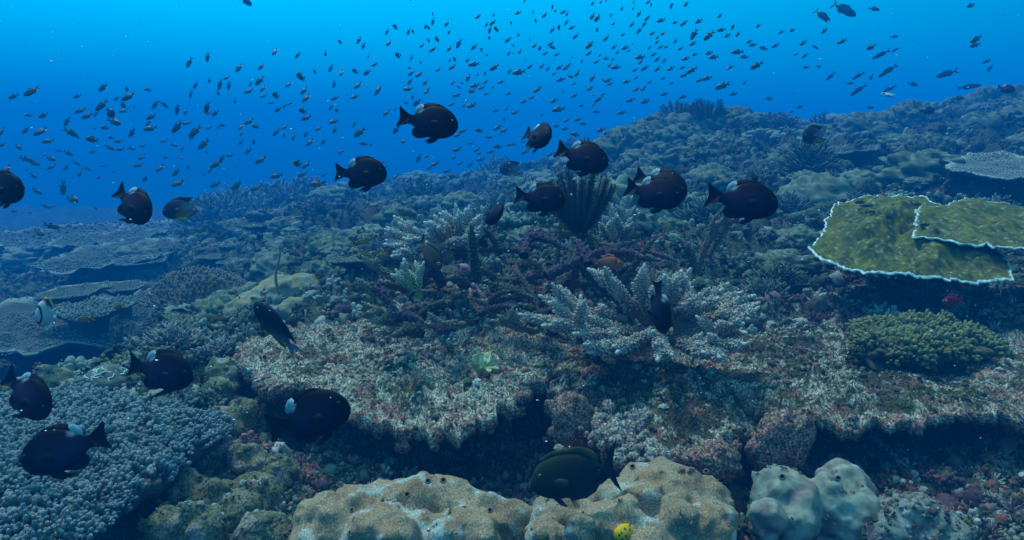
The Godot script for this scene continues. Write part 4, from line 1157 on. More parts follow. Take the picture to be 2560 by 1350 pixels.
func dead_table(poly: PackedVector2Array, mid: Vector2, base: float, rise: float, thick: float, bare: float, label: String, nth := 520, nr := 120) -> void:
	var tint := func(p: Vector3, t: float) -> Color:
		return crust_colour(p, t, bare)
	var top := func(x: float, z: float, t: float) -> float:
		var p := Vector3(x, 0, z)
		return base + rise * (-z - 1.5) + 0.035 * nA.get_noise_2d(x * 3.0, z * 3.0) + 0.016 * dome(p, 22.0) + 0.011 * dome2(p, 55.0) + 0.005 * dome(p, 130.0) + 0.006 * nB.get_noise_2d(x * 40.0, z * 40.0)
	var o := thing("dead_table_coral", Vector3.ZERO, label, "coral", "dead encrusted tables")
	part("plate", slab(poly, mid, nth, nr, thick, 0.03, 8.0, top, tint, 0.9).mesh(), M.crust, o)
	var spots := PackedVector3Array()
	var ups := PackedVector3Array()
	for k in int(2600.0 * nth / 520.0):
		var a := rng.randf() * TAU
		var w := mid + Vector2(cos(a), sin(a)) * rnd(0.0, 1.3)
		if Geometry2D.is_point_in_polygon(w, poly):
			spots.append(Vector3(w.x, top.call(w.x, w.y, 0.5), w.y))
			ups.append(Vector3(rnd(-0.3, 0.3), 1, rnd(-0.3, 0.3)).normalized())
	sprinkle(o, spots, ups, 0.003, 0.011, [BARE if bare > -0.1 else TURF, BARE * 0.7, PINK, TURF, MOSS, Color(0.5, 0.46, 0.4) if bare > -0.1 else MOSS, Color(0.3, 0.14, 0.12)])
	# lumps of coralline crust along the lip
	var q := RandomNumberGenerator.new()
	q.seed = 77
	var kinds: Array[Mesh] = []
	for k in 4:
		kinds.append(blob(60 + k, 14, 9, Vector3(1, 0.8, 1), 0.5, 1.6, 0.35, 3.5, Color(0.55, 0.3, 0.29), Color(0.62, 0.52, 0.5), Color(0.3, 0.16, 0.14), 1.0).mesh())
	for e in poly.size():
		var a := poly[e]
		var b := poly[(e + 1) % poly.size()]
		if (a.y + b.y) * 0.5 < -1.95:
			continue
		for s in int(a.distance_to(b) / 0.026) + 1:
			var w := a.lerp(b, q.randf()).lerp(mid, q.randf_range(-0.015, 0.06))
			var r := q.randf_range(0.006, 0.02)
			var m := part("crust_knob", kinds[q.randi() % 4], M.crust, o)
			m.position = Vector3(w.x, top.call(w.x, w.y, 1.0) - thick * q.randf_range(0.1, 0.9), w.y)
			m.rotation = Vector3(q.randf() * TAU, q.randf() * TAU, 0)
			m.scale = Vector3.ONE * r

func lobes(called: String, list: Array, far: float, label: String, mat: Material, c0: Color, c1: Color, c2: Color, sd: int, holes: Array, bumps := 0, growth := 160, melt := 0.011, cell := 0.0055) -> Node3D:
	# a colony of smooth swollen lobes; list: [x, y, radius] in pixels, holes: openings on them
	var foot := at(list[0][0], list[0][1], far)
	var o := thing(called, foot, label, "coral")
	var balls := []
	for k in list.size():
		var d: float = far if list[k].size() < 4 else list[k][3]
		var r: float = list[k][2] * d / LENS
		balls.append([at(list[k][0], list[k][1], d + r * 0.5) - foot, r])
		balls.append([at(list[k][0], list[k][1], d + r * 0.5) - foot + Vector3(0, -r * 0.9, -r * 0.2), r * 0.95])
	var main := balls.size()
	for k in main:
		for e in bumps:
			var u := Vector3(rng.randfn(), absf(rng.randfn()), rng.randfn() + 0.4).normalized()
			balls.append([balls[k][0] + u * balls[k][1] * 0.9, balls[k][1] * rnd(0.2, 0.42)])
	var w := Vector3(sd, 0, 0)
	var paint := func(p: Vector3) -> Color:
		var q := c0.lerp(c1, smoothstep(-0.25, 0.35, nA.get_noise_3dv(p * 9.0 + w)))
		return q.lerp(c2, smoothstep(0.18, 0.4, nB.get_noise_3dv(p * 13.0 - w)))
	var skin := nets(balls, melt, cell, 0.009, 21.0, sd, paint)
	part("colony", skin.mesh(), mat, o)
	var spots := PackedVector3Array()
	var ups := PackedVector3Array()
	for k in growth:
		var p := skin.v[rng.randi() % skin.v.size()]
		if nB.get_noise_3dv(p * 14.0 + w) < 0.1 and growth < 400:
			continue
		var best := 1e9
		var up := Vector3.UP
		for b in balls:
			var gap: float = p.distance_to(b[0]) - b[1]
			if gap < best:
				best = gap
				up = (p - b[0]).normalized()
		spots.append(p)
		ups.append(up)
	sprinkle(o, spots, ups, 0.002, 0.009, [c0, c1, c2, c0, c1, BARE * 0.8, PINK * 0.8, MOSS] if growth < 500 else [c0, c1, c2, BARE * 0.8, PINK * 0.8, TURF, MOSS])
	for h in holes:
		var r: float = h[2] * 0.72 * far / LENS
		var g := Geo.new()
		var p := PackedVector3Array()
		var c := PackedColorArray()
		for e in [[1.5, -0.25], [1.2, 0.25], [1.0, 0.45], [0.82, 0.35], [0.72, -0.2], [0.6, -1.2], [0.02, -1.6]]:
			for s in 14:
				p.append(Vector3(cos(TAU * s / 14) * e[0], e[1], sin(TAU * s / 14) * e[0]) * r)
				c.append(c0 * 0.85 if e[1] > 0.2 else (c0 if e[0] > 1.3 else Color(0.05, 0.035, 0.03)))
		g.grid(p, c, 14, 7, true)
		var m := part("oscule", g.mesh(), mat, o)
		m.position = at(h[0], h[1], h[3]) - foot
		m.rotation_degrees = Vector3(rnd(25, 55), 0, rnd(-25, 25))
	return o

func stalked_table(sd: int, where: Vector3, rx: float, rz: float, bowl: float, spike: float, gap: float, c0: Color, c1: Color, tilt: Vector3, label: String, group := "table corals on the left slope") -> Node3D:
	where.y = maxf(where.y, ground(where.x, where.z) + 0.05 + 0.05 * rx)
	var m := table(sd, rx, rz, bowl, maxf(0.12, where.y - ground(where.x, where.z) + 0.05), spike, gap, c0, c1)
	var o := thing("table_coral", where, label, "coral", group)
	part("plate", m[0], M.branch, o)
	part("branchlets", m[1], M.branch, o).set_meta("kind", "stuff")
	part("stalk", m[2], M.rock, o)
	o.rotation_degrees = tilt
	return o

func staghorn(label: String, list: Array, far: float, r: float, c0: Color, c1: Color, sd: int, group := "", dense := 1.0, nub := 1.0) -> Node3D:
	# list: [x, y, tip x, tip y, depth at the foot, depth at the tip]
	var foot := at(list[0][0], list[0][1], far)
	var o := thing("staghorn_coral", foot, label, "coral", group)
	var q := RandomNumberGenerator.new()
	q.seed = sd
	for l in list:
		var g := Geo.new()
		var a: Vector3 = at(l[0], l[1], l[4]) - foot
		var b: Vector3 = at(l[2], l[3], l[5]) - foot
		var sag := Vector3(q.randf_range(-1, 1), q.randf_range(-0.2, 1.0), q.randf_range(-1, 1)) * a.distance_to(b) * 0.05
		antler(g, q, a, b, sag, r, c0, c1, dense, 0.2, nub)
		var limb := part("branch", g.mesh(), M.branch, o)
		for f in q.randi_range(3, 5):
			var t := q.randf_range(0.35, 0.85)
			var s := a.lerp(b, t) + sag * 4.0 * t * (1.0 - t)
			var e := ((b - a).normalized() + Vector3(q.randfn(), absf(q.randfn()) * 0.5, q.randfn()) * 0.6).normalized()
			var gf := Geo.new()
			antler(gf, q, s, s + e * a.distance_to(b) * q.randf_range(0.2, 0.42), Vector3.ZERO, r * 0.8, c0.lerp(c1, 0.3), c1, dense, 0.1, nub)
			part("branchlet", gf.mesh(), M.branch, limb)
	return o

func make_reef() -> void:
	# --- the dead, encrusted tables of the foreground
	dead_table(PackedVector2Array([Vector2(-0.79, -1.97), Vector2(-0.70, -1.83), Vector2(-0.609, -1.70), Vector2(-0.50, -1.64), Vector2(-0.366, -1.57), Vector2(-0.28, -1.53), Vector2(-0.185, -1.477), Vector2(-0.084, -1.48), Vector2(-0.03, -1.54), Vector2(0.009, -1.61), Vector2(0.045, -1.72), Vector2(0.12, -1.86), Vector2(0.25, -2.0), Vector2(0.3, -2.25), Vector2(0.0, -2.4), Vector2(-0.4, -2.4), Vector2(-0.65, -2.25), Vector2(-0.8, -2.1)]), Vector2(-0.25, -1.95), 0.395, 0.07, 0.04, 0.12, "broad speckled dead table with a ragged pink lip, left of the cave notch")
	dead_table(PackedVector2Array([Vector2(0.576, -1.66), Vector2(0.60, -1.58), Vector2(0.66, -1.53), Vector2(0.8, -1.52), Vector2(1.0, -1.52), Vector2(1.25, -1.5), Vector2(1.6, -1.6), Vector2(1.75, -2.0), Vector2(1.4, -2.3), Vector2(0.9, -2.3), Vector2(0.6, -2.15), Vector2(0.45, -1.95), Vector2(0.5, -1.8)]), Vector2(0.95, -1.9), 0.405, 0.03, 0.035, -0.3, "long speckled dead table overhanging the lower right wall", 460, 110)
	dead_table(PackedVector2Array([Vector2(0.10, -1.60), Vector2(0.17, -1.52), Vector2(0.25, -1.49), Vector2(0.40, -1.49), Vector2(0.52, -1.52), Vector2(0.62, -1.62), Vector2(0.62, -1.85), Vector2(0.5, -2.1), Vector2(0.25, -2.1), Vector2(0.12, -1.85)]), Vector2(0.36, -1.78), 0.345, 0.2, 0.05, -0.28, "sloping pink and white rubble shelf right of the cave notch", 320, 80)
	# --- pink crusted pillars beside the cave
	var pil := blob(91, 60, 40, Vector3(0.042, 0.06, 0.04), 0.35, 1.2, 0.2, 5.0, Color(0.55, 0.27, 0.24), Color(0.6, 0.36, 0.34), Color(0.62, 0.5, 0.48), 1.0).mesh()
	solid("crusted_pillar", pil, M.crust, at(1432, 1050, 1.6), "salmon pink crusted knob hanging beside the cave notch", "rock", "pink crusted pillars")
	var pil2 := solid("crusted_pillar", pil, M.crust, at(1955, 1108, 1.56), "salmon pink crusted pillar under the right hand dead table", "rock", "pink crusted pillars")
	pil2.scale = Vector3(1.35, 1.25, 1.0)
	pil2.rotation_degrees.z = -35
	var pil3 := solid("crusted_pillar", pil, M.crust, at(1790, 1150, 1.5), "low pink crusted knob left of the leaning pink pillar", "rock", "pink crusted pillars")
	pil3.scale = Vector3(1.2, 0.6, 1.0)
	# --- swollen lobes along the bottom edge
	var tan0 := Color(0.42, 0.235, 0.145)
	var tan1 := Color(0.47, 0.30, 0.2)
	lobes("lobed_coral", [[1000, 1310, 112, 1.3], [822, 1335, 98, 1.24], [905, 1300, 84, 1.28], [1105, 1285, 96, 1.33], [1195, 1305, 80, 1.3], [1268, 1320, 70, 1.27], [960, 1370, 110, 1.2], [1150, 1380, 110, 1.2], [1060, 1350, 70, 1.2], [870, 1265, 40, 1.3], [1045, 1232, 46, 1.32], [1150, 1240, 40, 1.33], [1228, 1262, 36, 1.3], [930, 1330, 50, 1.17], [1000, 1345, 46, 1.15], [1110, 1340, 46, 1.17], [780, 1290, 40, 1.27]], 1.3, "tan lobed coral with round pores under the broad dead table", M.polyp, tan0, tan1, Color(0.55, 0.5, 0.47), 100, [[1018, 1236, 9, 1.26], [1070, 1202, 8, 1.30], [1108, 1200, 8, 1.31], [878, 1333, 9, 1.17], [1160, 1272, 8, 1.24], [1225, 1275, 7, 1.24], [1010, 1340, 9, 1.16], [880, 1275, 7, 1.22]], 1, 330)
	lobes("lobed_coral", [[1640, 1285, 112, 1.3], [1405, 1310, 84, 1.26], [1478, 1270, 58, 1.3], [1535, 1245, 46, 1.33], [1598, 1210, 48, 1.37], [1660, 1225, 74, 1.36], [1748, 1270, 84, 1.33], [1510, 1345, 96, 1.2], [1745, 1345, 90, 1.24], [1615, 1390, 90, 1.16], [1560, 1290, 44, 1.2], [1690, 1290, 48, 1.2], [1620, 1240, 40, 1.28], [1720, 1215, 44, 1.34], [1795, 1300, 46, 1.27], [1450, 1330, 44, 1.16], [1370, 1345, 50, 1.2]], 1.3, "tan knobbed coral beneath the surgeonfish", M.polyp, tan0, tan1, Color(0.52, 0.44, 0.38), 130, [[1581, 1166, 8, 1.34], [1765, 1178, 7, 1.3], [1690, 1240, 7, 1.27]], 1, 330)
	lobes("lobed_coral", [[2110, 1225, 70, 1.36], [1955, 1240, 74, 1.34], [2050, 1270, 60, 1.33], [2130, 1300, 66, 1.31], [1990, 1300, 60, 1.3], [1920, 1290, 40, 1.28], [2075, 1215, 36, 1.34], [2020, 1235, 34, 1.33], [2160, 1270, 36, 1.3]], 1.36, "smooth grey lobed coral below the pink pillar", M.skin, Color(0.34, 0.30, 0.25), Color(0.42, 0.38, 0.33), Color(0.3, 0.2, 0.2), 160, [[1955, 1192, 8, 1.28], [2095, 1195, 7, 1.3]], 1, 200)
	lobes("lobed_coral", [[2290, 1330, 92, 1.26], [2370, 1350, 60, 1.24], [2220, 1340, 60, 1.25]], 1.26, "dull fuzzy grey lobe at the bottom right", M.soft, Color(0.24, 0.22, 0.2), Color(0.3, 0.28, 0.26), Color(0.22, 0.13, 0.14), 180, [], 2, 700)
	var lump0 := Color(0.19, 0.18, 0.105)
	var lump1 := Color(0.26, 0.23, 0.15)
	lobes("knobby_coral", [[500, 1150, 52, 1.55], [455, 1105, 42, 1.62], [560, 1075, 58, 1.72], [610, 1045, 48, 1.78], [560, 1150, 50, 1.58], [620, 1170, 56, 1.56], [470, 1225, 54, 1.42], [540, 1260, 62, 1.4], [500, 1330, 66, 1.28], [605, 1290, 62, 1.36], [660, 1345, 66, 1.28], [425, 1320, 56, 1.28], [650, 1240, 58, 1.44], [700, 1190, 46, 1.52]], 1.55, "olive knobby coral mass right of the blue clustered table", M.rock, lump0, lump1, Color(0.42, 0.3, 0.28), 200, [[580, 1065, 6, 1.66], [510, 1130, 6, 1.5], [500, 1195, 6, 1.42]], 3, 1500, 0.008)
	lobes("knobby_coral", [[135, 965, 48, 1.95], [185, 985, 36, 1.92], [60, 985, 44, 1.95], [255, 1010, 42, 1.85], [330, 1005, 38, 1.82], [400, 1010, 44, 1.78], [470, 1010, 46, 1.78], [545, 985, 44, 1.85], [560, 935, 42, 1.95]], 1.95, "olive rounded lumps in a row behind the blue clustered table", M.polyp, lump0, lump1, Color(0.36, 0.34, 0.3), 230, [], 2, 900, 0.008)
	lobes("boulder_coral", [[640, 795, 70, 2.62], [580, 815, 50, 2.6], [700, 750, 62, 2.7], [755, 735, 52, 2.72], [735, 785, 44, 2.55], [675, 765, 55, 2.66]], 2.62, "tan rounded boulder coral at the left end of the broad dead table", M.polyp, Color(0.34, 0.28, 0.17), Color(0.42, 0.33, 0.2), Color(0.3, 0.3, 0.26), 250, [], 1, 300, 0.014, 0.008)
	# --- the clustered table in the bottom left corner
	var blue0 := Color(0.11, 0.125, 0.14)
	var blue1 := Color(0.33, 0.39, 0.43)
	var mid := Vector3(-1.05, 0.40, -1.32)
	var fan := thing("clustered_table_coral", mid, "blue grey table of tightly clustered fingers in the bottom left corner", "coral")
	var f := func(x: float, z: float, t: float) -> float:
		return 0.03 * (1.0 - t * t) + 0.02 * nA.get_noise_2d(x * 5.0, z * 5.0)
	var poly := ring(0.42, 0.44, 48, 0.12, 3)
	var tc := func(p: Vector3, t: float) -> Color:
		return Color(0.12, 0.10, 0.10)
	part("plate", slab(poly, Vector2.ZERO, 120, 16, 0.035, 0.02, 9.0, f, tc, 1.2).mesh(), M.branch, fan)
	var st := Geo.new()
	st.tube(PackedVector3Array([Vector3(0, 0, 0), Vector3(0, -0.12, 0), Vector3(0.02, -0.4, 0)]), PackedFloat32Array([0.2, 0.11, 0.14]), 14, PackedColorArray([TURF, TURF, TURF]))
	part("stalk", st.mesh(), M.rock, fan)
	for kind in 2:
		var places: Array[Transform3D] = []
		var tints := PackedColorArray()
		var x := -0.5
		while x < 0.5:
			var z := -0.5
			while z < 0.5:
				var w := Vector2(x + rnd(-0.009, 0.009), z + rnd(-0.009, 0.009))
				if Geometry2D.is_point_in_polygon(w * 0.985, poly) and rng.randf() < 0.5:
					var t := minf(w.length() / 0.43, 1.0)
					var s := rnd(0.8, 1.25) * (1.0 + 0.35 * nA.get_noise_2d(w.x * 9.0, w.y * 9.0))
					var b := Basis(Quaternion(Vector3.UP, Vector3(w.x * 1.3 * t, 1.0, w.y * 1.3 * t).normalized())) * Basis(Vector3.UP, rng.randf() * TAU)
					places.append(Transform3D(b.scaled(Vector3(s, s * rnd(0.8, 1.2), s)), Vector3(w.x, f.call(w.x, w.y, t) - 0.004, w.y)))
					tints.append(Color(1, 1, 1) * (0.75 + 0.35 * rng.randf()))
				z += 0.0165
			x += 0.0165
		copies("finger_clusters", fingers(300 + kind, 9, 0.011, 0.017, 0.0036, blue0, blue1, 6).mesh(), M.branch, places, tints, fan)
	# --- tables on the left slope
	var t0 := Color(0.085, 0.095, 0.08)
	var t1 := Color(0.38, 0.44, 0.42)
	stalked_table(1, Vector3(-2.76, 0.06, -4.14), 0.75, 0.73, 0.063, 0.009, 0.0155, t0, t1, Vector3(3, 0, 0), "largest grey plate of the left slope, lowest and nearest of its stack")
	stalked_table(2, Vector3(-2.32, 0.19, -3.81), 0.19, 0.24, 0.024, 0.019, 0.0220, t0, t1, Vector3(2, 0, 0), "small spiky table lying on the largest grey plate")
	stalked_table(3, Vector3(-2.60, 0.23, -4.10), 0.17, 0.21, 0.025, 0.007, 0.0124, t0, t1, Vector3(3, 0, 2), "smooth grey tongue shaped plate above the largest one")
	stalked_table(4, Vector3(-2.39, 0.23, -4.25), 0.13, 0.13, 0.013, 0.007, 0.0124, t0, t1, Vector3(4, 0, -2), "smallest grey plate, right of the tongue shaped one")
	stalked_table(5, Vector3(-3.57, 0.17, -6.34), 0.59, 0.81, 0.044, 0.013, 0.0217, t0, t1, Vector3(2, 20, 4), "wide dark table coral in the middle of the left slope")
	stalked_table(6, Vector3(-3.17, 0.09, -5.90), 0.23, 0.29, 0.029, 0.011, 0.0198, t0, t1, Vector3(2, 0, 2), "small pale rimmed table below the wide dark one")
	stalked_table(7, Vector3(-1.72, 0.17, -3.81), 0.28, 0.27, -0.145, 0.022, 0.0240, Color(0.15, 0.13, 0.10), Color(0.36, 0.33, 0.27), Vector3(5, 0, 0), "brown domed coral of dense short fingers beside the boulder")
	stalked_table(8, Vector3(-5.75, 0.01, -9.20), 1.23, 1.15, 0.082, 0.020, 0.0660, t0, t1, Vector3(2, 0, 0), "hazy wide plate far up the left slope at the edge")
	stalked_table(9, Vector3(-4.39, 0.09, -10.30), 1.10, 1.01, 0.084, 0.020, 0.0680, t0, t1, Vector3(2, 0, 3), "hazy flat plate behind the wide dark table")
	stalked_table(10, Vector3(-4.57, 0.13, -7.88), 0.63, 0.63, 0.047, 0.012, 0.0291, t0, t1, Vector3(2, 0, 3), "hazy grey plate left of the wide dark table")
	stalked_table(11, Vector3(-2.98, 0.21, -8.54), 0.68, 0.64, 0.048, 0.014, 0.0298, t0, t1, Vector3(2, 0, 3), "grey plate between the wide dark table and the branching thicket")
	stalked_table(12, Vector3(-2.17, 0.30, -6.01), 0.35, 0.26, 0.029, 0.023, 0.0350, t0, t1, Vector3(4, 0, 3), "small spiny table among the mid slope lumps")
	stalked_table(13, Vector3(2.96, 0.96, -4.14), 0.38, 0.41, 0.038, 0.009, 0.0143, Color(0.2, 0.2, 0.19), Color(0.6, 0.63, 0.62), Vector3(9, 0, 4), "pale spiky rimmed table at the right edge above the yellow plate", "table corals on the right ridge")
	stalked_table(14, Vector3(2.61, 1.00, -5.57), 0.25, 0.23, 0.042, 0.014, 0.0280, t0, t1, Vector3(6, 0, 4), "pale wavy plate on the right ridge between leafy corals", "table corals on the right ridge")
	# --- the pale ridged dome and the bushes beside it
	var rd := thing("ridged_coral", at(272, 960, 1.9), "small dome with pale winding ridges behind the fine scaled damselfish", "coral")
	part("dome", blob(41, 40, 24, Vector3(0.066, 0.05, 0.06), 0.1, 1.2, 0.02, 4.0, Color(0.12, 0.13, 0.12), Color(0.16, 0.17, 0.15), Color(0.2, 0.2, 0.2), 0.7).mesh(), M.skin, rd)
	for k in 26:
		var g := Geo.new()
		var path := PackedVector3Array()
		var rad := PackedFloat32Array()
		var col := PackedColorArray()
		var a := rng.randf() * TAU
		var h := rnd(0.1, 1.3)
		for s in 10:
			a += rnd(-0.25, 0.4)
			h = clampf(h + rnd(-0.12, 0.14), 0.05, 1.5)
			path.append(Vector3(sin(h) * cos(a) * 0.067, cos(h) * 0.051, sin(h) * sin(a) * 0.061))
			rad.append(0.0016 if s > 0 and s < 9 else 0.0004)
			col.append(Color(0.62, 0.64, 0.66))
		g.tube(path, rad, 5, col)
		part("ridge", g.mesh(), M.plain, rd)
	var bushes := [[440, 850, 2.2, 0.10, 0.0042, Color(0.13, 0.12, 0.12), Color(0.5, 0.5, 0.52), "grey bushy coral left of the speckled table"], [545, 868, 2.1, 0.075, 0.004, Color(0.15, 0.13, 0.14), Color(0.5, 0.47, 0.5), "small lilac grey bush between the boulder and the knobby lumps"], [300, 905, 2.0, 0.055, 0.003, Color(0.2, 0.19, 0.06), Color(0.45, 0.46, 0.24), "yellow green bush above the pale ridged dome"], [330, 880, 2.1, 0.05, 0.003, Color(0.2, 0.19, 0.06), Color(0.45, 0.46, 0.24), "smaller yellow green bush touching the grey bushy coral"]]
	for k in bushes.size():
		var l: Array = bushes[k]
		solid("bushy_coral", bush(500 + k, 90, l[3], l[4], l[5], l[6], 4).mesh(), M.branch, at(l[0], l[1] + 40, l[2]), l[7], "coral", "bushy corals")
	# --- a whip coral rising from the boulder
	var wg := Geo.new()
	var wp := PackedVector3Array()
	var wr := PackedFloat32Array()
	var wc := PackedColorArray()
	for k in 16:
		var t := k / 15.0
		wp.append(at(700 - 8 * sin(t * 5.0) - 8 * t, 735 - 118 * t, 2.62) - at(700, 735, 2.62))
		wr.append(0.0065 * (1.0 - 0.6 * t))
		wc.append(Color(0.3, 0.28, 0.22))
	wg.tube(wp, wr, 6, wc)
	solid("whip_coral", wg.mesh(), M.branch, at(700, 735, 2.62), "thin wavy whip coral standing on the tan boulder coral", "coral")
	# --- branching corals
	var rose := Color(0.46, 0.25, 0.18)
	var tip := Color(0.86, 0.74, 0.67)
	staghorn("pink staghorn with white tips reaching right in the middle", [[1620, 850, 1350, 792, 1.95, 1.78], [1600, 830, 1440, 835, 1.95, 1.72], [1620, 810, 1478, 678, 1.98, 1.95], [1560, 800, 1420, 775, 1.95, 1.85], [1620, 800, 1602, 690, 1.98, 1.9], [1640, 800, 1640, 715, 1.98, 1.82], [1640, 810, 1722, 680, 1.98, 1.92], [1650, 820, 1800, 728, 1.97, 1.9], [1700, 800, 1878, 742, 1.95, 1.85], [1690, 820, 1865, 790, 1.95, 1.8], [1690, 835, 1858, 832, 1.95, 1.76], [1680, 850, 1832, 866, 1.95, 1.72], [1640, 850, 1645, 898, 1.92, 1.7], [1610, 850, 1545, 880, 1.93, 1.72], [1700, 850, 1760, 885, 1.9, 1.72], [1700, 790, 1760, 760, 1.95, 1.8], [1600, 845, 1380, 760, 1.92, 1.82], [1580, 850, 1365, 815, 1.9, 1.74], [1720, 815, 1872, 768, 1.92, 1.8], [1720, 840, 1850, 812, 1.9, 1.74], [1700, 860, 1805, 890, 1.88, 1.7], [1660, 800, 1690, 700, 1.97, 1.86], [1580, 790, 1530, 700, 1.97, 1.9], [1600, 860, 1480, 880, 1.9, 1.7]], 1.95, 0.0138, rose, tip, 9, "", 1.15, 1.1)
	staghorn("pinkish staghorn with pale tips left of the black feather star", [[1130, 650, 972, 585, 2.3, 2.25], [1120, 645, 968, 612, 2.3, 2.2], [1130, 640, 1003, 562, 2.32, 2.3], [1140, 630, 1090, 545, 2.34, 2.3], [1150, 620, 1140, 518, 2.36, 2.34], [1160, 620, 1192, 548, 2.35, 2.3], [1110, 630, 1040, 575, 2.3, 2.22], [1100, 620, 1180, 598, 2.26, 2.2], [1120, 650, 1010, 625, 2.28, 2.16], [1170, 600, 1165, 530, 2.36, 2.34], [1140, 610, 1110, 535, 2.38, 2.36], [1080, 640, 985, 640, 2.25, 2.15], [1090, 620, 1020, 600, 2.26, 2.16], [1150, 600, 1145, 545, 2.3, 2.24], [1120, 600, 1075, 560, 2.3, 2.24], [1180, 610, 1200, 570, 2.3, 2.26]], 2.3, 0.013, Color(0.42, 0.25, 0.2), Color(0.88, 0.82, 0.8), 19)
	staghorn("pale staghorn behind the feather star on its right", [[1545, 610, 1592, 528, 2.5, 2.5], [1530, 600, 1530, 515, 2.5, 2.52], [1520, 610, 1500, 560, 2.5, 2.4], [1550, 610, 1580, 560, 2.48, 2.4], [1540, 600, 1560, 505, 2.55, 2.56], [1510, 600, 1510, 520, 2.55, 2.55], [1560, 600, 1545, 545, 2.46, 2.38]], 2.5, 0.0105, Color(0.36, 0.26, 0.22), Color(0.8, 0.76, 0.74), 29)
	staghorn("small bright white forked branch on the speckled table", [[1045, 745, 1058, 660, 1.92, 1.9], [1030, 725, 1010, 652, 1.91, 1.9], [1030, 725, 982, 688, 1.91, 1.86]], 1.92, 0.0085, Color(0.5, 0.42, 0.12), Color(0.86, 0.87, 0.84), 39, "", 0.8, 0.8)
	staghorn("low brown staghorn stubs on the speckled table's back edge", [[1010, 800, 902, 776, 1.95, 1.86], [1020, 815, 925, 802, 1.95, 1.84], [1030, 830, 945, 826, 1.93, 1.82], [1160, 812, 1078, 810, 1.93, 1.82], [1330, 828, 1235, 802, 1.9, 1.82], [940, 740, 900, 705, 2.0, 1.98], [990, 700, 920, 655, 2.1, 2.05]], 1.95, 0.0095, Color(0.26, 0.19, 0.12), Color(0.55, 0.47, 0.38), 49)
	staghorn("brown staghorn arms at the foot of the right ridge", [[1745, 660, 1790, 560, 2.3, 2.3], [1770, 640, 1830, 540, 2.35, 2.35], [1740, 680, 1700, 600, 2.3, 2.25], [1800, 600, 1780, 545, 2.4, 2.4]], 2.3, 0.011, Color(0.2, 0.13, 0.1), Color(0.38, 0.3, 0.26), 59, "", 0.6)
	# --- dead, overgrown branches criss-crossing the mound under the feather star
	var q := RandomNumberGenerator.new()
	q.seed = 5
	var dull := [Color(0.12, 0.085, 0.06), Color(0.15, 0.12, 0.08), Color(0.10, 0.09, 0.06), Color(0.11, 0.06, 0.11), Color(0.2, 0.12, 0.1)]
	var heap := thing("dead_branch_thicket", at(1300, 720, 2.2), "dark overgrown dead branches heaped under the black feather star", "coral")
	for k in 64:
		var g := Geo.new()
		var px := q.randf_range(990, 1580)
		var py := q.randf_range(610, 850)
		var d := lerpf(2.5, 1.9, (py - 600) / 250.0) + q.randf_range(-0.08, 0.05)
		var a := at(px, py, d)
		var e := Vector3(q.randf_range(-1, 1), q.randf_range(-0.15, 0.7), q.randf_range(-0.5, 0.9)).normalized()
		var c: Color = dull[q.randi() % 5]
		antler(g, q, a - heap.position, a + e * q.randf_range(0.08, 0.2) - heap.position, Vector3.UP * 0.008, q.randf_range(0.008, 0.017), c, c.lerp(Color(0.4, 0.34, 0.3), 0.35), 0.5, 0.0, 0.7)
		part("branch", g.mesh(), M.rock, heap)
	var violet := thing("purple_crusted_branch", at(1460, 650, 2.05), "purple crusted dead branches right of the mound's centre", "coral")
	for l in [[1365, 690, 1580, 605, 2.0, 2.1], [1470, 660, 1440, 600, 2.02, 2.1], [1520, 635, 1600, 640, 2.05, 1.98], [1320, 590, 1405, 615, 2.2, 2.1], [1310, 640, 1330, 570, 2.12, 2.25], [940, 720, 990, 780, 1.9, 1.85], [990, 795, 1050, 800, 1.86, 1.82]]:
		var g := Geo.new()
		antler(g, q, at(l[0], l[1], l[4]) - violet.position, at(l[2], l[3], l[5]) - violet.position, Vector3.UP * 0.008, 0.014, Color(0.11, 0.06, 0.105), Color(0.22, 0.17, 0.2), 0.5, 0.0, 0.7)
		part("branch", g.mesh(), M.rock, violet)
	# --- feather stars
	var ink := Color(0.014, 0.016, 0.012)
	var stars := [
		[1452, 588, 2.22, 165, 34, -5, 38, ink, Color(0.05, 0.06, 0.03), "black feather star with raised arms at the top of the mound"],
		[1700, 328, 7.66, 80, 20, -6, 42, Color(0.03, 0.06, 0.035), Color(0.08, 0.13, 0.07), "green feather star on the right ridge, left of two"],
		[1768, 330, 7.66, 84, 20, 6, 36, Color(0.016, 0.03, 0.03), Color(0.04, 0.06, 0.06), "dark feather star on the right ridge beside the green one"],
		[1632, 348, 7.44, 56, 16, 0, 46, Color(0.016, 0.028, 0.035), Color(0.04, 0.06, 0.07), "small dark feather star at the left end of the right ridge"]]
	for k in stars.size():
		var l: Array = stars[k]
		var foot := at(l[0], l[1], l[2])
		var o := thing("feather_star", foot, l[9], "feather star", "feather stars")
		var unit: float = l[2] / LENS
		for n in l[4]:
			var g := Geo.new()
			var a := deg_to_rad(90.0 - l[5] + (2.0 * n / (l[4] - 1) - 1.0) * l[6] + q.randf_range(-4, 4))
			var out := q.randf_range(-0.45, 0.45)
			var tipv: Vector3 = Vector3(cos(a), sin(a), out).normalized() * l[3] * unit * q.randf_range(0.8, 1.05)
			feather_star(g, q, Vector3(cos(a), 0.2, out) * 0.006, tipv, Vector3(cos(a) * 0.14, 0.02, out * 0.14) * tipv.length() * 0.9, 0.003 if k == 0 else 0.008, 0.019 if k == 0 else 0.05, l[7], l[8], 44 if k == 0 else 26)
			part("arm", g.mesh(), M.plain, o)
		var b := part("calyx", blob(70 + k, 12, 8, Vector3.ONE * (0.014 if k == 0 else 0.03), 0.2, 1.5, 0.1, 3.0, l[7], Color(0.12, 0.07, 0.02), l[7], 1.0).mesh(), M.plain, o)
		b.position = Vector3(0, -0.002, 0)
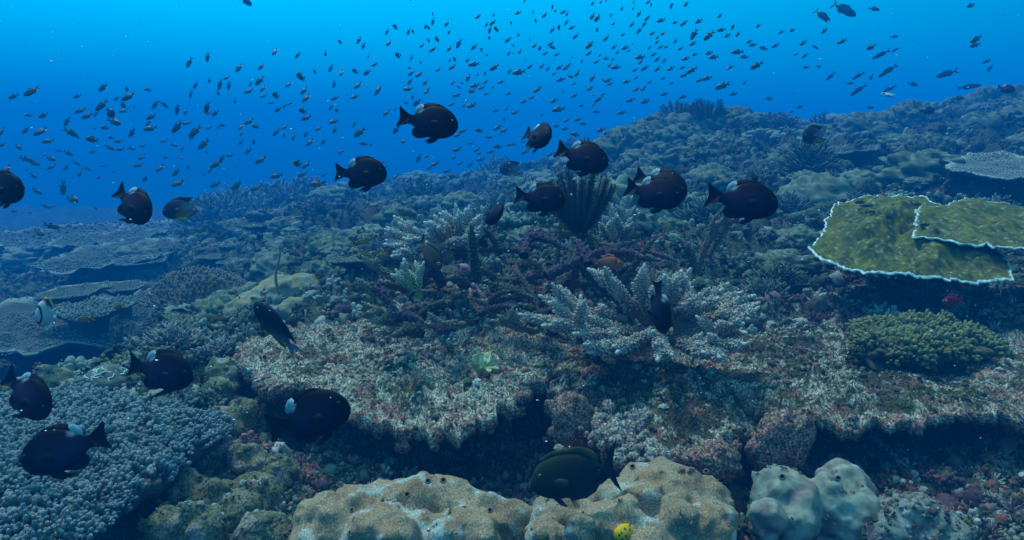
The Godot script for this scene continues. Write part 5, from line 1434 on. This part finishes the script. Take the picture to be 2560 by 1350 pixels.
		if k == 0:
			for n in 4:
				var g := Geo.new()
				var tipv: Vector3 = [Vector3(-0.16, 0.004, 0.03), Vector3(-0.1, -0.02, 0.06), Vector3(0.05, -0.02, 0.05), Vector3(-0.13, 0.03, 0.04)][n]
				feather_star(g, q, Vector3.ZERO, tipv, Vector3.UP * 0.01, 0.0026, 0.009, Color(0.10, 0.06, 0.02), Color(0.16, 0.10, 0.03), 36)
				part("lower_arm", g.mesh(), M.plain, o)
	# --- the yellow plate coral with its white growing rim
	var yel := func(p: Vector3, t: float) -> Color:
		var c := Color(0.175, 0.15, 0.022).lerp(Color(0.10, 0.105, 0.026), smoothstep(-0.2, 0.4, nA.get_noise_3dv(p * 6.0)))
		c = c.lerp(Color(0.08, 0.075, 0.025), smoothstep(0.05, 0.45, nB.get_noise_3dv(p * 14.0)) * 0.8)
		c = c.lerp(Color(0.4, 0.4, 0.26), smoothstep(0.35, 0.55, nB.get_noise_3dv(p * 40.0)) * 0.6)
		c = c.lerp(Color(0.82, 0.9, 0.9), smoothstep(0.98, 0.992, t))
		return c if t < 1.04 else Color(0.16, 0.12, 0.09)
	var yy := func(x: float, z: float, t: float) -> float:
		var p := Vector3(x, 0, z)
		return 0.62 + 0.35 * (-z - 2.2) + 0.05 * nA.get_noise_2d(x * 4.0, z * 4.0) * (1.3 - t) + 0.035 * dome(p, 6.0) * (1.0 - t * t) + 0.016 * dome2(p, 22.0) * (1.0 - t * t * t) + 0.006 * dome(p, 60.0)
	var yp := thing("yellow_plate_coral", Vector3.ZERO, "mustard yellow plate coral with a bright white rim", "coral", "yellow plates")
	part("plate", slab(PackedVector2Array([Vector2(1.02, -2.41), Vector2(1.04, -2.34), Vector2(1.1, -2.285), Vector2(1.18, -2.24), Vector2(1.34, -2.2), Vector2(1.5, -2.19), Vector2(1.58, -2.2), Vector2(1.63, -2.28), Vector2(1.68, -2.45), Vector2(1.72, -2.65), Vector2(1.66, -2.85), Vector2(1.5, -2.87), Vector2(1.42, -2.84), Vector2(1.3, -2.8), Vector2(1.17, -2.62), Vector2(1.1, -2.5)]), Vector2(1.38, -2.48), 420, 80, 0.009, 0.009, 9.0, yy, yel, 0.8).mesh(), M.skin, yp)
	# small upright flanges with white edges on its face
	for k in 12:
		var w := Vector2(rnd(1.2, 1.62), rnd(-2.75, -2.34))
		var m := part("flange", sheet(700 + k, rnd(0.012, 0.03), rnd(0.012, 0.022), 0.5, Color(0.26, 0.24, 0.06), Color(0.75, 0.82, 0.82)).mesh(), M.skin, yp)
		m.position = Vector3(w.x, yy.call(w.x, w.y, 0.3) + 0.006, w.y)
		m.rotation.y = rnd(-0.5, 0.5)
	var yy2 := func(x: float, z: float, t: float) -> float:
		return 0.722 + 0.3 * (-z - 2.3) + 0.02 * nA.get_noise_2d(x * 5.0 + 9.0, z * 5.0) + 0.008 * dome2(Vector3(x, 0, z), 20.0) * (1.0 - t * t)
	var yp2 := thing("yellow_plate_coral", Vector3.ZERO, "upper yellow shelf with white rim running off the right edge", "coral", "yellow plates")
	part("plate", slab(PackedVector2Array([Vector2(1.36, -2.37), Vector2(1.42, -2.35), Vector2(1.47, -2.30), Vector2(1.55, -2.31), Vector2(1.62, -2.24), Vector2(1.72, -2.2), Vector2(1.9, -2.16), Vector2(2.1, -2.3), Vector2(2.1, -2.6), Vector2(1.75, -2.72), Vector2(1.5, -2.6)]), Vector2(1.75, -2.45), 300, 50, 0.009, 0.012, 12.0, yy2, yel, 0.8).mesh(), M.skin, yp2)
	# --- the soft yellow green colony below it
	var sg := [[2240, 850, 1.95, 0.085], [2350, 855, 1.98, 0.095], [2415, 840, 2.06, 0.07], [2195, 812, 2.1, 0.06], [2310, 806, 2.14, 0.075]]
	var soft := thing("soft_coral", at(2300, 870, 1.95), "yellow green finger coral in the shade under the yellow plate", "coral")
	var sprig := [fingers(801, 10, 0.012, 0.015, 0.0036, Color(0.11, 0.095, 0.035), Color(0.25, 0.22, 0.09), 6).mesh(), fingers(802, 8, 0.012, 0.018, 0.0042, Color(0.10, 0.09, 0.04), Color(0.32, 0.29, 0.13), 6).mesh()]  # finger colours darkened to carry the shade this colony lies in
	for k in sg.size():
		var foot := at(sg[k][0], sg[k][1], sg[k][2]) - soft.position - Vector3(0, 0.035, 0)
		var r: float = sg[k][3]
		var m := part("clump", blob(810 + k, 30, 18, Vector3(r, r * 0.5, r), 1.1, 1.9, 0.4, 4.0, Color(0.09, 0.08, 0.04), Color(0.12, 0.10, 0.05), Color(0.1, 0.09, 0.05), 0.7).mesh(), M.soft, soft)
		m.position = foot
		for e in 2:
			var places: Array[Transform3D] = []
			for n in 150:
				var d := Vector3(rng.randfn(), absf(rng.randfn()) + 0.1, rng.randfn()).normalized()
				if nB.get_noise_3dv(d * 2.6 + Vector3(k * 7.0, 0, 0)) < -0.12:
					continue
				var sz := rnd(0.5, 1.4) * (1.0 + 0.5 * nA.get_noise_3dv(d * 2.0 + Vector3(0, k, 0)))
				places.append(Transform3D((Basis(Quaternion(Vector3.UP, (d + Vector3.UP * 0.6).normalized())) * Basis(Vector3.UP, rng.randf() * TAU)).scaled(Vector3.ONE * sz), foot + d * Vector3(r, r * 0.5, r) * rnd(0.75, 1.2) * (1.0 + 0.5 * nB.get_noise_3dv(d * 2.6 + Vector3(k * 7.0, 0, 0)))))
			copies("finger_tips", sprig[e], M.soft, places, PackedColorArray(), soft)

	# --- a chip of pale yellow plate and a heap of white and pink knobs on the dead tables
	var chip := func(p: Vector3, t: float) -> Color:
		return Color(0.52, 0.52, 0.2).lerp(Color(0.7, 0.72, 0.5), smoothstep(-0.2, 0.3, nB.get_noise_3dv(p * 60.0)))
	var chip_y := func(x: float, z: float, t: float) -> float:
		return 0.02 * t * t + 0.008 * nA.get_noise_2d(x * 20.0, z * 20.0)
	var ch := solid("yellow_chip_coral", slab(ring(0.045, 0.03, 24, 0.5, 4), Vector2.ZERO, 60, 10, 0.008, 0.006, 40.0, chip_y, chip, 0.8).mesh(), M.skin, at(1212, 918, 1.83), "pale yellow ear shaped coral chip on the broad speckled table", "coral")
	ch.rotation_degrees = Vector3(28, 10, -12)
	var heap2 := thing("knob_heap", at(1555, 1075, 1.55), "heap of white and pink crusted knobs right of the cave", "rock")
	for k in 90:
		var m := part("knob", blob(900 + k % 6, 14, 9, Vector3(1, 0.8, 1), 0.6, 1.6, 0.4, 3.5, [Color(0.8, 0.74, 0.72), Color(0.66, 0.4, 0.42), Color(0.75, 0.6, 0.6)][k % 3], Color(0.82, 0.78, 0.76), Color(0.5, 0.22, 0.26), 1.0).mesh() if k < 6 else (heap2.get_child(k % 6) as MeshInstance3D).mesh, M.crust, heap2)
		var px := q.randfn(0, 42) * (1.0 if k < 60 else 1.5)
		var py := q.randfn(0, 36)
		m.position = at(1555 + px + py * 0.5, 1078 + py, 1.54 - py * 0.0012) - heap2.position + Vector3(0, -0.004, 0)
		m.rotation = Vector3(q.randf() * TAU, q.randf() * TAU, 0)
		m.scale = Vector3.ONE * q.randf_range(0.006, 0.017)

# ---------------------------------------------------------------- the many colonies that cover the slopes
func make_cover() -> void:
	var olive := Color(0.12, 0.14, 0.085)  # these colony colours are low in red, standing in for absorption by the water
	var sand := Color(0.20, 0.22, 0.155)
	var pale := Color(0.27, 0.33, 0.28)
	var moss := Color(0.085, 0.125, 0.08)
	var kinds := []
	for k in 5:
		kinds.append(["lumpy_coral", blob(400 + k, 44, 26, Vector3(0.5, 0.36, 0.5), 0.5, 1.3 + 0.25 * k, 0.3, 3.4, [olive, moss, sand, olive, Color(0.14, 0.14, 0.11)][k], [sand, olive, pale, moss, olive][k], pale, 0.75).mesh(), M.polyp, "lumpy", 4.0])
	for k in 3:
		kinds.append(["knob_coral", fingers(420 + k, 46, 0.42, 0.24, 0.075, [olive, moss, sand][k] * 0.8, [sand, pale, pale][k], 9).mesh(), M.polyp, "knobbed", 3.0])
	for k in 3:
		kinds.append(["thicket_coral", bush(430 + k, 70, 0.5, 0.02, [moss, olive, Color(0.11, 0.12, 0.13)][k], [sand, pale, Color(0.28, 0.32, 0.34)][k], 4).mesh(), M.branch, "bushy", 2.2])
	for k in 3:
		var g := Geo.new()
		for n in 9:
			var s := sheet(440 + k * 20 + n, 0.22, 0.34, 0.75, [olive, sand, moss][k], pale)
			var b := Basis(Vector3.UP, n * 2.4 + rnd(-0.3, 0.3)) * Basis(Vector3.RIGHT, rnd(-0.1, 0.5))
			var off := b * Vector3(0, 0, 0.05 + 0.024 * n)
			var base := g.v.size()
			for p in s.v:
				g.v.append(b * p + off)
			g.c.append_array(s.c)
			for i in s.i:
				g.i.append(base + i)
		kinds.append(["leafy_coral", g.mesh(), M.skin, "leafy", 1.6])
	for k in 3:
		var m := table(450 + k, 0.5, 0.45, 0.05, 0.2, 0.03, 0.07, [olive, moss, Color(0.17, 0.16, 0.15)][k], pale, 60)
		var st := SurfaceTool.new()
		st.begin(Mesh.PRIMITIVE_TRIANGLES)
		for e in m:
			st.append_from(e, 0, Transform3D(Basis(), Vector3(0, 0.2, 0)))
		kinds.append(["small_table_coral", st.commit(), M.branch, "flat topped", 1.5])
	var rows := []
	var placed: Array[Vector3] = []
	var made := 0
	var tries := 0
	while made < 430 and tries < 9000:
		tries += 1
		var px := rnd(-150, 2710)
		var d := 2.45 * exp(rng.randf() * log(14.0 / 2.45))
		var x := (px - 1280.0) / LENS * d
		if px > 560 and px < 1900 and d < 2.75:
			continue
		var y := ground(x, -d)
		var size := rnd(0.10, 0.24) * (0.5 + 0.2 * d) * (1.5 if rng.randf() < 0.08 else 1.0)
		var clear := true
		for p in placed:
			if Vector2(p.x - x, p.y + d).length() < (p.z + size) * 0.33:
				clear = false
				break
		if not clear or (px > 2000 and d < 3.1) or (px < 400 and d < 7.0 and rng.randf() < 0.93):
			continue
		placed.append(Vector3(x, -d, size))
		var pick := nA.get_noise_2d(x * 1.2 + 90.0, d * 1.2) * 1.3 + rnd(-0.35, 0.35)
		var k := 0
		if pick < -0.42:
			k = rng.randi_range(8, 10)
		elif pick < 0.2:
			k = rng.randi_range(0, 4)
		elif pick < 0.42:
			k = rng.randi_range(5, 7)
		elif pick < 0.52:
			k = rng.randi_range(11, 13)
		else:
			k = rng.randi_range(0, 7)
		if px < 900 and rng.randf() < 0.16:
			k = rng.randi_range(14, 16)
		var kind: Array = kinds[k]
		var o := MeshInstance3D.new()
		o.name = numbered(kind[0])
		o.mesh = kind[1]
		o.material_override = kind[2]
		o.transform = Transform3D(Basis(Vector3.UP, rng.randf() * TAU).scaled(Vector3(1, rnd(0.7, 1.15), 1) * size), Vector3(x, y - size * 0.04, -d))
		add_child(o)
		var zone := "low on the left slope" if px < 450 else ("on the slope left of the staghorn" if px < 1000 else ("on the flat reef behind the mound" if px < 1500 else ("on the right ridge's left flank" if px < 1950 else "on the ridge above the yellow plate")))
		var reach := "near" if d < 4.2 else ("half way" if d < 7.5 else "far hazy")
		tag(o, "%s %s coral %s" % [reach, kind[3], zone], "coral", "%s corals covering the reef" % kind[3])
		rows.append([o, px])
		made += 1
	tell_apart(rows)
	# the branching thicket at the far left edge
	var twig := bush(470, 90, 0.50, 0.017, Color(0.12, 0.15, 0.16), Color(0.32, 0.38, 0.4), 5).mesh()
	for k in 6:
		var px: float = [530, 580, 640, 700, 610, 760][k]
		var d: float = [8.76, 9.42, 9.2, 9.86, 10.52, 10.96][k]
		var w := at(px, 520, d)
		w.y = ground(w.x, w.z)
		var o := solid("thicket_coral", twig, M.branch, w, "blue grey branching thicket at the far reef edge, %s" % ["leftmost of six", "second of six from the left", "fourth of six from the left", "fifth of six from the left", "third of six from the left", "rightmost of six"][k], "coral", "branching thicket at the far edge")
		o.rotation.y = k * 1.3
		o.scale = Vector3(1.1, 1.0, 1.1)
	# knobbly mounds that make up the right ridge's crest
	var crest := blob(480, 90, 54, Vector3(0.5, 0.4, 0.5), 0.35, 1.6, 0.28, 6.5, Color(0.12, 0.15, 0.10), Color(0.17, 0.19, 0.13), Color(0.24, 0.28, 0.23), 0.75).mesh()
	var crest2 := blob(481, 90, 54, Vector3(0.5, 0.35, 0.5), 0.45, 1.4, 0.25, 5.5, Color(0.11, 0.14, 0.10), Color(0.18, 0.185, 0.14), Color(0.24, 0.28, 0.23), 0.75).mesh()
	var top := [[1585, 400, 7.0, 0.76], [1660, 380, 7.66, 0.94], [1740, 360, 8.1, 0.95], [1830, 350, 8.32, 0.88], [1900, 345, 8.54, 0.64], [1640, 430, 6.12, 0.58], [1780, 420, 6.12, 0.66], [2150, 360, 7.88, 0.79], [2280, 330, 8.54, 0.81], [2390, 315, 9.2, 0.82], [2480, 300, 9.64, 1.0], [2560, 290, 9.64, 1.0], [2300, 400, 5.68, 0.48], [2450, 350, 7.0, 0.76]]
	for k in top.size():
		var w := at(top[k][0], top[k][1], top[k][2])
		w.y = minf(w.y, ground(w.x, w.z) + 0.05)
		var o := solid("crest_coral", crest if k % 2 == 0 else crest2, M.polyp, w, "cauliflower like coral mound %s" % ["at the ridge's left end", "under the small dark feather star", "under the pair of feather stars", "right of the pair of feather stars", "at the ridge's right shoulder", "below the ridge's left end", "below the pair of feather stars", "in the ridge dip", "right of the ridge dip", "on the far right skyline, first of three", "on the far right skyline, second of three", "on the far right skyline, last of three", "above the yellow plate", "above the pale right table"][k], "coral", "cauliflower mounds of the right ridge")
		o.scale = Vector3.ONE * top[k][3]
		o.rotation.y = k * 2.1

# ---------------------------------------------------------------- growth too small to count
func make_turf() -> void:
	var shapes: Array[Mesh] = [
		blob(600, 14, 9, Vector3(1, 0.7, 1), 0.9, 1.7, 0.6, 3.6, Color.WHITE, Color.WHITE * 0.8, Color.WHITE, 1.0).mesh(),
		fingers(601, 7, 0.8, 1.1, 0.3, Color.WHITE * 0.85, Color.WHITE, 5).mesh(),
		bush(602, 12, 1.2, 0.1, Color.WHITE * 0.85, Color.WHITE, 1).mesh(),
		sheet(603, 0.8, 1.1, 0.6, Color.WHITE * 0.85, Color.WHITE).mesh()]
	var tints := [Color(0.14, 0.15, 0.10), Color(0.10, 0.14, 0.085), Color(0.22, 0.25, 0.2), Color(0.07, 0.075, 0.055), Color(0.32, 0.36, 0.33)]
	var warm := [Color(0.5, 0.26, 0.26), Color(0.62, 0.58, 0.56), Color(0.32, 0.12, 0.1), Color(0.13, 0.08, 0.12), Color(0.42, 0.36, 0.3), Color(0.16, 0.12, 0.08)]
	var names := ["rubble_lumps", "coral_nubs", "algae_tufts", "leaf_crusts"]
	var says := ["small rubble lumps strewn over the whole reef", "small blunt coral nubs all over the reef", "short algae and hydroid tufts all over the reef", "small leafy crusts scattered over the reef"]
	for s in 4:
		var places: Array[Transform3D] = []
		var cols := PackedColorArray()
		for k in [12000, 20000, 14000, 7000][s]:
			var px := rnd(-500, 3060)
			var d := 1.1 * exp(rng.randf() * log(14.0 / 1.1))
			var x := (px - 1280.0) / LENS * d
			var size := rnd(0.35, 1.0) * rnd(0.35, 1.0) * 0.022 * (0.55 + 0.42 * d)
			var y := ground(x, -d)
			var n := Vector3(ground(x - 0.02, -d) - ground(x + 0.02, -d), 0.05, ground(x, -d - 0.02) - ground(x, -d + 0.02)).normalized()
			var b := Basis(Quaternion(Vector3.UP, n)) * Basis(Vector3.UP, rng.randf() * TAU)
			places.append(Transform3D(b.scaled(Vector3(1, rnd(0.7, 1.3), 1) * size), Vector3(x, y, -d) - n * size * 0.2))
			var patch := 0.7 * nA.get_noise_3dv(Vector3(x, y, -d) * 3.0 + Vector3(0, 5, 61))
			var near := d < 2.55 + patch and x > -0.55 - patch
			var c: Color = warm[rng.randi() % 6] if near and rng.randf() < 0.75 else tints[rng.randi() % 5]
			cols.append(c * rnd(0.8, 1.2))
		var o := copies(names[s], shapes[s], M.rock, places, cols, self)
		tag(o, says[s], "reef growth")
	# drifting specks
	var specks: Array[Transform3D] = []
	for k in 420:
		var w := at(rnd(-100, 2660), rnd(-40, 1150), rnd(0.7, 2.6))
		if w.y > ground(w.x, w.z) + 0.1:
			specks.append(Transform3D(Basis(Vector3(rnd(-1, 1), rnd(-1, 1), 0.3).normalized(), rng.randf() * TAU).scaled(Vector3(1, rnd(0.4, 1), rnd(0.4, 1)) * rnd(0.0004, 0.0013)), w))
	var o := copies("drifting_plankton", shapes[0], M.speck, specks, PackedColorArray(), self)
	tag(o, "tiny pale specks of plankton adrift in the water", "plankton")
func _ready() -> void:
	rng.seed = 4021
	make_light()
	make_materials()
	var t0 := Time.get_ticks_msec()
	make_ground()
	print("ground ", Time.get_ticks_msec() - t0)
	make_reef()
	print("reef ", Time.get_ticks_msec() - t0)
	make_cover()
	print("cover ", Time.get_ticks_msec() - t0)
	make_fish()
	make_school()
	print("fish ", Time.get_ticks_msec() - t0)
	make_turf()
	print("turf ", Time.get_ticks_msec() - t0)
